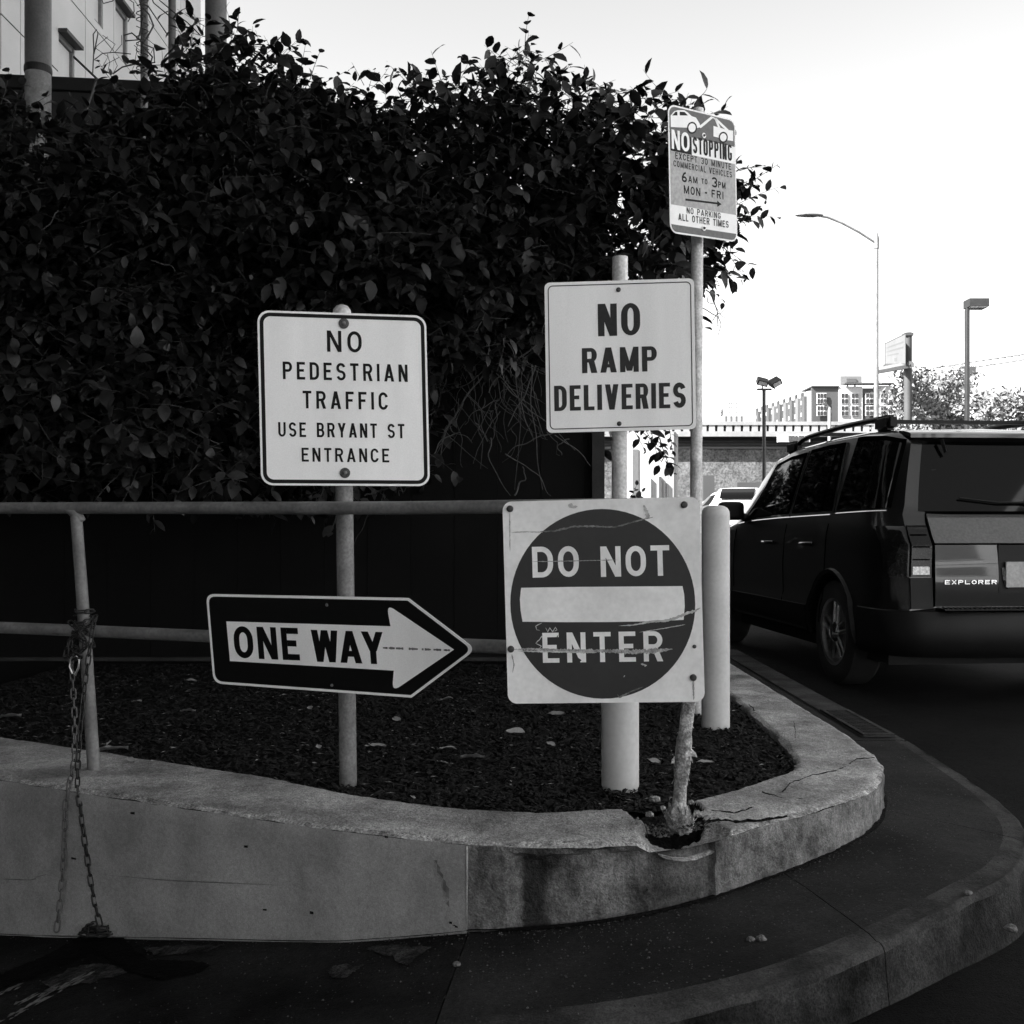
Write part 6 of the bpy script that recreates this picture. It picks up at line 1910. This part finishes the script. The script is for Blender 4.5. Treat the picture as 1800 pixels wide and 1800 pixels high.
def awin(px0, px1, py0, py1, Y=AY, pr=.42, mull=2):
    f = MB().box(fan(px0) * Y, Y - pr - .06, zf(py1, Y), fan(px1) * Y, Y - pr, zf(py0, Y)).build('window', M['window_light'], t)
    w = (px1 - px0) / mull; h = (py1 - py0) / 2
    for i in range(mull):
        for j in range(2):
            MB().box(fan(px0 + w * i + 1) * Y, Y - pr - .10, zf(py0 + h * (j + 1) - 1, Y), fan(px0 + w * (i + 1) - .6) * Y, Y - pr - .065, zf(py0 + h * j + 1, Y)).build('pane', M['window_dark'], f)
for py0, py1 in ((692, 711), (714, 732)):
    for (a0, a1) in ((1433, 1450), (1475, 1488), (1493, 1506), (1518, 1532), (1544, 1555), (1558, 1566)): awin(a0, a1, py0, py1, mull=3 if a1 - a0 > 15 else 2)
# receding left wing
cA = Vector((fan(1431) * AY, AY, 0)); cB = Vector((fan(1324) * 108, 108, 0))
ztop = za(684)
def wing(u0, u1, z0_, z1_, off, m_, name='facade_panel', parent=None):
    d = (cB - cA); n = Vector((-d.y, d.x, 0)).normalized()
    if n.y > 0: n = -n
    n = Vector((-abs(n.x), n.y, 0)) if n.x > 0 else n
    p0, p1 = cA + d * u0, cA + d * u1
    q = [p0, p1, p1 + n * off, p0 + n * off]
    mb = MB(); mb.add([(v.x, v.y, z0_) for v in q] + [(v.x, v.y, z1_) for v in q], [(0, 1, 2, 3), (4, 5, 6, 7), (0, 1, 5, 4), (1, 2, 6, 5), (2, 3, 7, 6), (3, 0, 4, 7)])
    return mb.build(name, m_, parent or t)
MB().add([(cA.x, cA.y, 0), (cB.x, cB.y, 0), (cB.x + 10, cB.y, 0), (cA.x + 10, cA.y, 0), (cA.x, cA.y, ztop), (cB.x, cB.y, ztop), (cB.x + 10, cB.y, ztop), (cA.x + 10, cA.y, ztop)],
         [(0, 1, 2, 3), (4, 5, 6, 7), (0, 1, 5, 4), (1, 2, 6, 5), (2, 3, 7, 6), (3, 0, 4, 7)]).build('side_block', M['far_white'], t)
for k in range(9):
    u = .10 + k * .095
    wing(u, u + .038, 8, ztop - .4, .25, M['far_grey'] if k % 2 == 0 else M['far_mid'])
    for j in range(3):
        zz_ = 10.4 + j * 1.05
        if zz_ + .7 < ztop: wing(u + .045, u + .075, zz_, zz_ + .7, .12, M['window_dark'], 'window')
# roof sign box
rs = empty('roof_sign', P(1496, 668, 94)); tag(rs, 'grey framed sign board on the apartment roof', 'sign')
MB().box(fan(1478) * 94, 94, zf(676, 94), fan(1515) * 94, 94.4, zf(661, 94)).build('board', M['far_mid'], rs)
MB().box(fan(1488) * 94, 93.9, zf(672, 94), fan(1505) * 94, 93.98, zf(666, 94)).build('dark_mark', M['far_grey'], rs)
MB().box(fan(1490) * 94, 94.1, zf(684, 94), fan(1492) * 94, 94.3, zf(676, 94)).box(fan(1503) * 94, 94.1, zf(684, 94), fan(1505) * 94, 94.3, zf(676, 94)).build('leg', M['far_grey'], rs)
# far skyline
for k, (a0, a1, b0, Y, lab) in enumerate(((1280, 1296, 703, 420, 'faint pale tower on the far skyline left of the apartment block'), (1262, 1268, 715, 430, 'very faint thin tower on the far skyline at the left'), (1272, 1308, 730, 410, 'low pale far building at the foot of the faint tower'),
                                     (1715, 1757, 686, 150, 'pale far building between the two street trees'))):
    tt_ = empty('far_building', (fan(a0) * Y, Y, 0)); tag(tt_, lab, 'building')
    MB().box(fan(a0) * Y, Y, 0, fan(a1) * Y, Y + 15, zf(b0, Y)).build('wall', M['far_white'], tt_)
    mb = MB(); n_ = 4
    for i in range(n_):
        for j in range(5):
            xx = lerp(fan(a0) * Y, fan(a1) * Y, (i + .3) / n_); zz_ = zf(b0, Y) - (j + .6) * (zf(b0, Y) - zf(742, Y)) / 5
            mb.box(xx, Y - .05, zz_ - .6, xx + (fan(a1) - fan(a0)) * Y / n_ * .4, Y - .01, zz_)
    mb.build('windows', M['far_mid'], tt_)['kind'] = 'stuff'
# white building with dark posts seen between the sign posts
t = empty('roadside_building', (3.6, 27, 0)); tag(t, 'bright white roadside building with narrow dark posts, seen between the sign poles', 'building')
gY = 36.0
MB().box(fan(1108) * gY, gY, .2, fan(1192) * gY, gY + 4, zf(760, gY)).build('wall', M['far_white'], t)
for (a0, a1, b0) in ((1144, 1146, 842), (1158, 1162, 838), (1166, 1168, 845), (1184, 1188, 760), (1172, 1174, 850)):
    MB().box(fan(a0) * gY, gY - .08, .2, fan(a1) * gY, gY - .01, zf(b0, gY)).build('post', M['far_grey'], t)
MB().box(fan(1112) * gY, gY - .03, zf(870, gY), fan(1122) * gY, gY - .01, zf(790, gY)).build('louvre', M['far_mid'], t)
# lamps
def pole(t, x, Y, z0_, z1_, r, m_, name='pole', n=10): return MB().tube([(x, Y, z0_), (x, Y, z1_)], r, n).build(name, m_, t, smooth=40)
Y = 30.0; x = fan(1541) * Y
t = empty('street_lamp', (x, Y, .8)); tag(t, 'tall pale street lamp with a long curved arm to the left', 'street lamp')
MB().tube([(x - .02, Y, .5), (x, Y, zf(415, Y))], [.085, .05], 12).build('pole', M['lamp_pale'], t, smooth=40)
MB().lathe((x, Y, zf(415, Y)), [(.07, -.35), (.075, -.1), (.05, 0), (.02, .10)], 12).build('pole_cap', M['lamp_pale'], t, smooth=40)
MB().tube([P(1541, 428, Y), P(1510, 408, Y), P(1480, 392, Y), P(1455, 382, Y), P(1438, 379, Y)], .032, 8).build('arm', M['lamp_pale'], t, smooth=40)
MB().lathe((0, 0, 0), [(.02, -.42), (.075, -.36), (.11, -.15), (.12, .1), (.07, .28), (.03, .36)], 12, axis='x', M=Matrix.Translation(P(1424, 378, Y)) @ Matrix.Diagonal((1, 1, .5, 1))).build('lamp_head', M['lamp_pale'], t, smooth=50)
Y = 22.0; x = fan(1700) * Y
t = empty('lamp_post', (x, Y, .6)); tag(t, 'dark lamp post with a single box head at the right', 'lamp post')
pole(t, x, Y, .2, zf(545, Y), .052, M['lamp_dark'])
MB().lathe((x + .0, Y, zf(545, Y)), [(.03, -.02), (.025, .06)], 8).build('neck', M['lamp_dark'], t)
MB().box(fan(1699) * Y, Y - .16, zf(541, Y), fan(1733) * Y, Y + .16, zf(527, Y)).build('lamp_head', M['lamp_dark'], t)
MB().box(fan(1701) * Y, Y - .14, zf(542.6, Y), fan(1731) * Y, Y + .14, zf(541.2, Y)).build('lamp_lens', M['lamp_clear'], t)
Y = 24.0; x = fan(1343) * Y
t = empty('lamp_post', (x, Y, .6)); tag(t, 'dark lamp post with two tilted flood heads in front of the apartment block', 'lamp post')
pole(t, x, Y, .2, zf(685, Y), .04, M['lamp_dark'])
MB().box(fan(1331) * Y, Y - .04, zf(686, Y), fan(1356) * Y, Y + .04, zf(683, Y)).build('cross_arm', M['lamp_dark'], t)
for (px, py, rot) in ((1340, 671, -.25), (1362, 672, .5)):
    q = P(px, py, Y); Mx = Matrix.Translation(q) @ Matrix.Rotation(-rot, 4, 'Y') @ Matrix.Rotation(.5, 4, 'X')
    MB().box(-.12, -.12, -.06, .12, .12, .06, Mx).build('flood_head', M['lamp_dark'], t)
    MB().box(-.09, -.125, -.04, .09, -.121, .04, Mx).build('lamp_lens', M['lamp_clear'], t)
    MB().tube([q + Vector((0, 0, -.06)), P(px, 684, Y)], .015, 6).build('bracket', M['lamp_dark'], t)
Y = 60.0; x = fan(1458) * Y
t = empty('street_lamp', (x, Y, 0)); tag(t, 'small white lamp with a short bent arm on the freeway edge', 'street lamp')
MB().tube([(x, Y, 1.0), (x, Y, zf(718, Y)), P(1452, 712, Y), P(1448, 709, Y)], .09, 8).build('pole', M['far_white'], t)
MB().box(fan(1446) * Y, Y - .15, zf(712, Y), fan(1452) * Y, Y + .15, zf(708, Y)).build('lamp_head', M['far_grey'], t)
# billboard
t = empty('billboard', P(1597, 740, 50)); tag(t, 'angled billboard on a single post with a maintenance platform', 'billboard')
a0, a1 = P(1555, 604, 52), P(1592, 586, 44); b0_, b1_ = P(1555, 641, 52), P(1592, 641, 44)
v = [a0, a1, b1_, b0_]; nn = Vector((.3, .95, 0)) * .4
mb = MB(); mb.add(v + [w + nn for w in v], [(0, 1, 2, 3), (4, 7, 6, 5), (0, 1, 5, 4), (1, 2, 6, 5), (2, 3, 7, 6), (3, 0, 4, 7)]); mb.build('board', M['billboard'], t)
def bq(u, w, o_): return a0.lerp(a1, u).lerp(b0_.lerp(b1_, u), w) + Vector((-.3, -.95, 0)) * o_
mb = MB()
for (u0, u1, w0, w1) in ((.1, .9, .22, .28), (.1, .9, .40, .46), (.15, .7, .58, .63), (.5, .62, .75, .88)): mb.add([bq(u0, w0, .05), bq(u1, w0, .05), bq(u1, w1, .05), bq(u0, w1, .05)], [(0, 1, 2, 3)])
mb.build('faded_print', M['far_mid'], t)
mb = MB()
for (u0, u1, w0, w1) in ((0, 1, 0, .03), (0, 1, .97, 1), (0, .03, 0, 1), (.97, 1, 0, 1)): mb.add([bq(u0, w0, .09), bq(u1, w0, .09), bq(u1, w1, .09), bq(u0, w1, .09)], [(0, 1, 2, 3)])
mb.build('frame', M['far_grey'], t)
MB().tube([P(1543, 652, 52), P(1600, 641, 44)], .16, 6).build('platform', M['far_mid'], t)
MB().tube([P(1545, 647, 52), P(1598, 636, 44)], .05, 5).build('platform_rail', M['far_grey'], t)
for k in range(5): MB().tube([P(1545, 652, 52).lerp(P(1600, 641, 44), k / 4), bq(k / 4, 1, -.1)], .05, 5).build('strut', M['far_grey'], t)
MB().tube([P(1596, 745, 46), P(1596, 585, 46)], .17, 12).build('post', M['band'], t, smooth=40)
MB().box(P(1588, 588, 46).x, 45.8, zf(591, 46), P(1603, 588, 46).x, 46.2, zf(586, 46)).build('post_cap', M['far_grey'], t)
# crane far away
t = empty('tower_crane', (fan(1760) * 300, 300, 0)); tag(t, 'faint lattice jib of a distant tower crane above the trees', 'crane')
mb = MB(); a_, b_c = P(1640, 657, 300), P(1830, 628, 300)
for dz in (0, 1.6): mb.tube([a_ + Vector((0, 0, dz)), b_c + Vector((0, 0, dz))], .16, 4)
for k in range(30): mb.tube([a_.lerp(b_c, k / 30) + Vector((0, 0, 0 if k % 2 else 1.6)), a_.lerp(b_c, (k + 1) / 30) + Vector((0, 0, 1.6 if k % 2 else 0))], .10, 4)
mb.build('jib', M['far_mid'], t)
mb = MB(); q = P(1818, 640, 300); mb.box(q.x, 299, 0, q.x + 2, 301, q.z); mb.build('mast', M['far_mid'], t)
mb = MB(); q = P(1703, 650, 300); mb.box(q.x - 2.4, 299, q.z - 1.2, q.x + 1.6, 301, q.z + .8); mb.build('counterweight', M['far_grey'], t)

# street trees behind
def street_tree(px, Y, base_z, top_py, rad, lab, seed, crown_n=2600):
    rr = random.Random(seed); t = empty('tree', (fan(px) * Y, Y, base_z)); tag(t, lab, 'tree', 'trees beyond the parked car')
    top = zf(top_py, Y); c0 = Vector((fan(px) * Y, Y, base_z))
    mb = MB(); h = top - base_z
    mb.tube([c0, c0 + Vector((.1, 0, h * .35)), c0 + Vector((0, .1, h * .85))], [.22, .16, .08], 8)
    tips = []
    for k in range(26):
        a = rr.uniform(0, 6.28); z0_ = h * rr.uniform(.35, .9); d = Vector((math.cos(a), math.sin(a), rr.uniform(-.1, 1.3))).normalized()
        s0 = c0 + Vector((0, 0, z0_)); L_ = rad * rr.uniform(.5, 1.0); e = s0 + d * L_
        e.z = min(e.z, top - rr.uniform(0, .6)); mid_ = s0.lerp(e, .5) + Vector((rr.uniform(-.2, .2), rr.uniform(-.2, .2), .2))
        mb.tube([s0, mid_, e], [.06, .035, .012], 5); tips += [e, mid_, s0.lerp(e, .8)]
    mb.build('trunk', M['twig'], t)
    vs, fs = [], []
    for k in range(crown_n):
        b = rr.choice(tips); g = Vector((rr.gauss(0, 1), rr.gauss(0, 1), rr.gauss(0, .8))) * rad * .22
        p_ = b + g
        if p_.z > top + .2: continue
        s_ = rr.uniform(.08, .17); n0 = len(vs)
        u = Vector((rr.uniform(-1, 1), rr.uniform(-1, 1), rr.uniform(-1, 1))).normalized(); w = u.cross(Vector((rr.uniform(-1, 1), rr.uniform(-1, 1), rr.uniform(-1, 1)))).normalized()
        vs += [tuple(p_ - u * s_), tuple(p_ + w * s_ * .5), tuple(p_ + u * s_), tuple(p_ - w * s_ * .5)]; fs.append((n0, n0 + 1, n0 + 2, n0 + 3))
    me = bpy.data.meshes.new('crown'); me.from_pydata(vs, [], fs); me.update(); link_mesh('crown', me, M['leaf_tree'], t)
street_tree(1640, 52, 1.0, 648, 2.2, 'bushy tree right of the billboard post, the tallest of the far trees', 1, 6200)
street_tree(1602, 54, 1.0, 682, 1.4, 'small tree in front of the billboard post foot', 2, 4000)
street_tree(1672, 50, 1.0, 668, 1.6, 'tree just left of the box-head lamp post', 5, 3400)
street_tree(1730, 56, 1.0, 694, 1.3, 'low pale tree just right of the box-head lamp post', 3, 3500)
street_tree(1790, 46, 1.0, 690, 2.0, 'tree at the right edge of the picture beyond the car roof', 4, 4200)
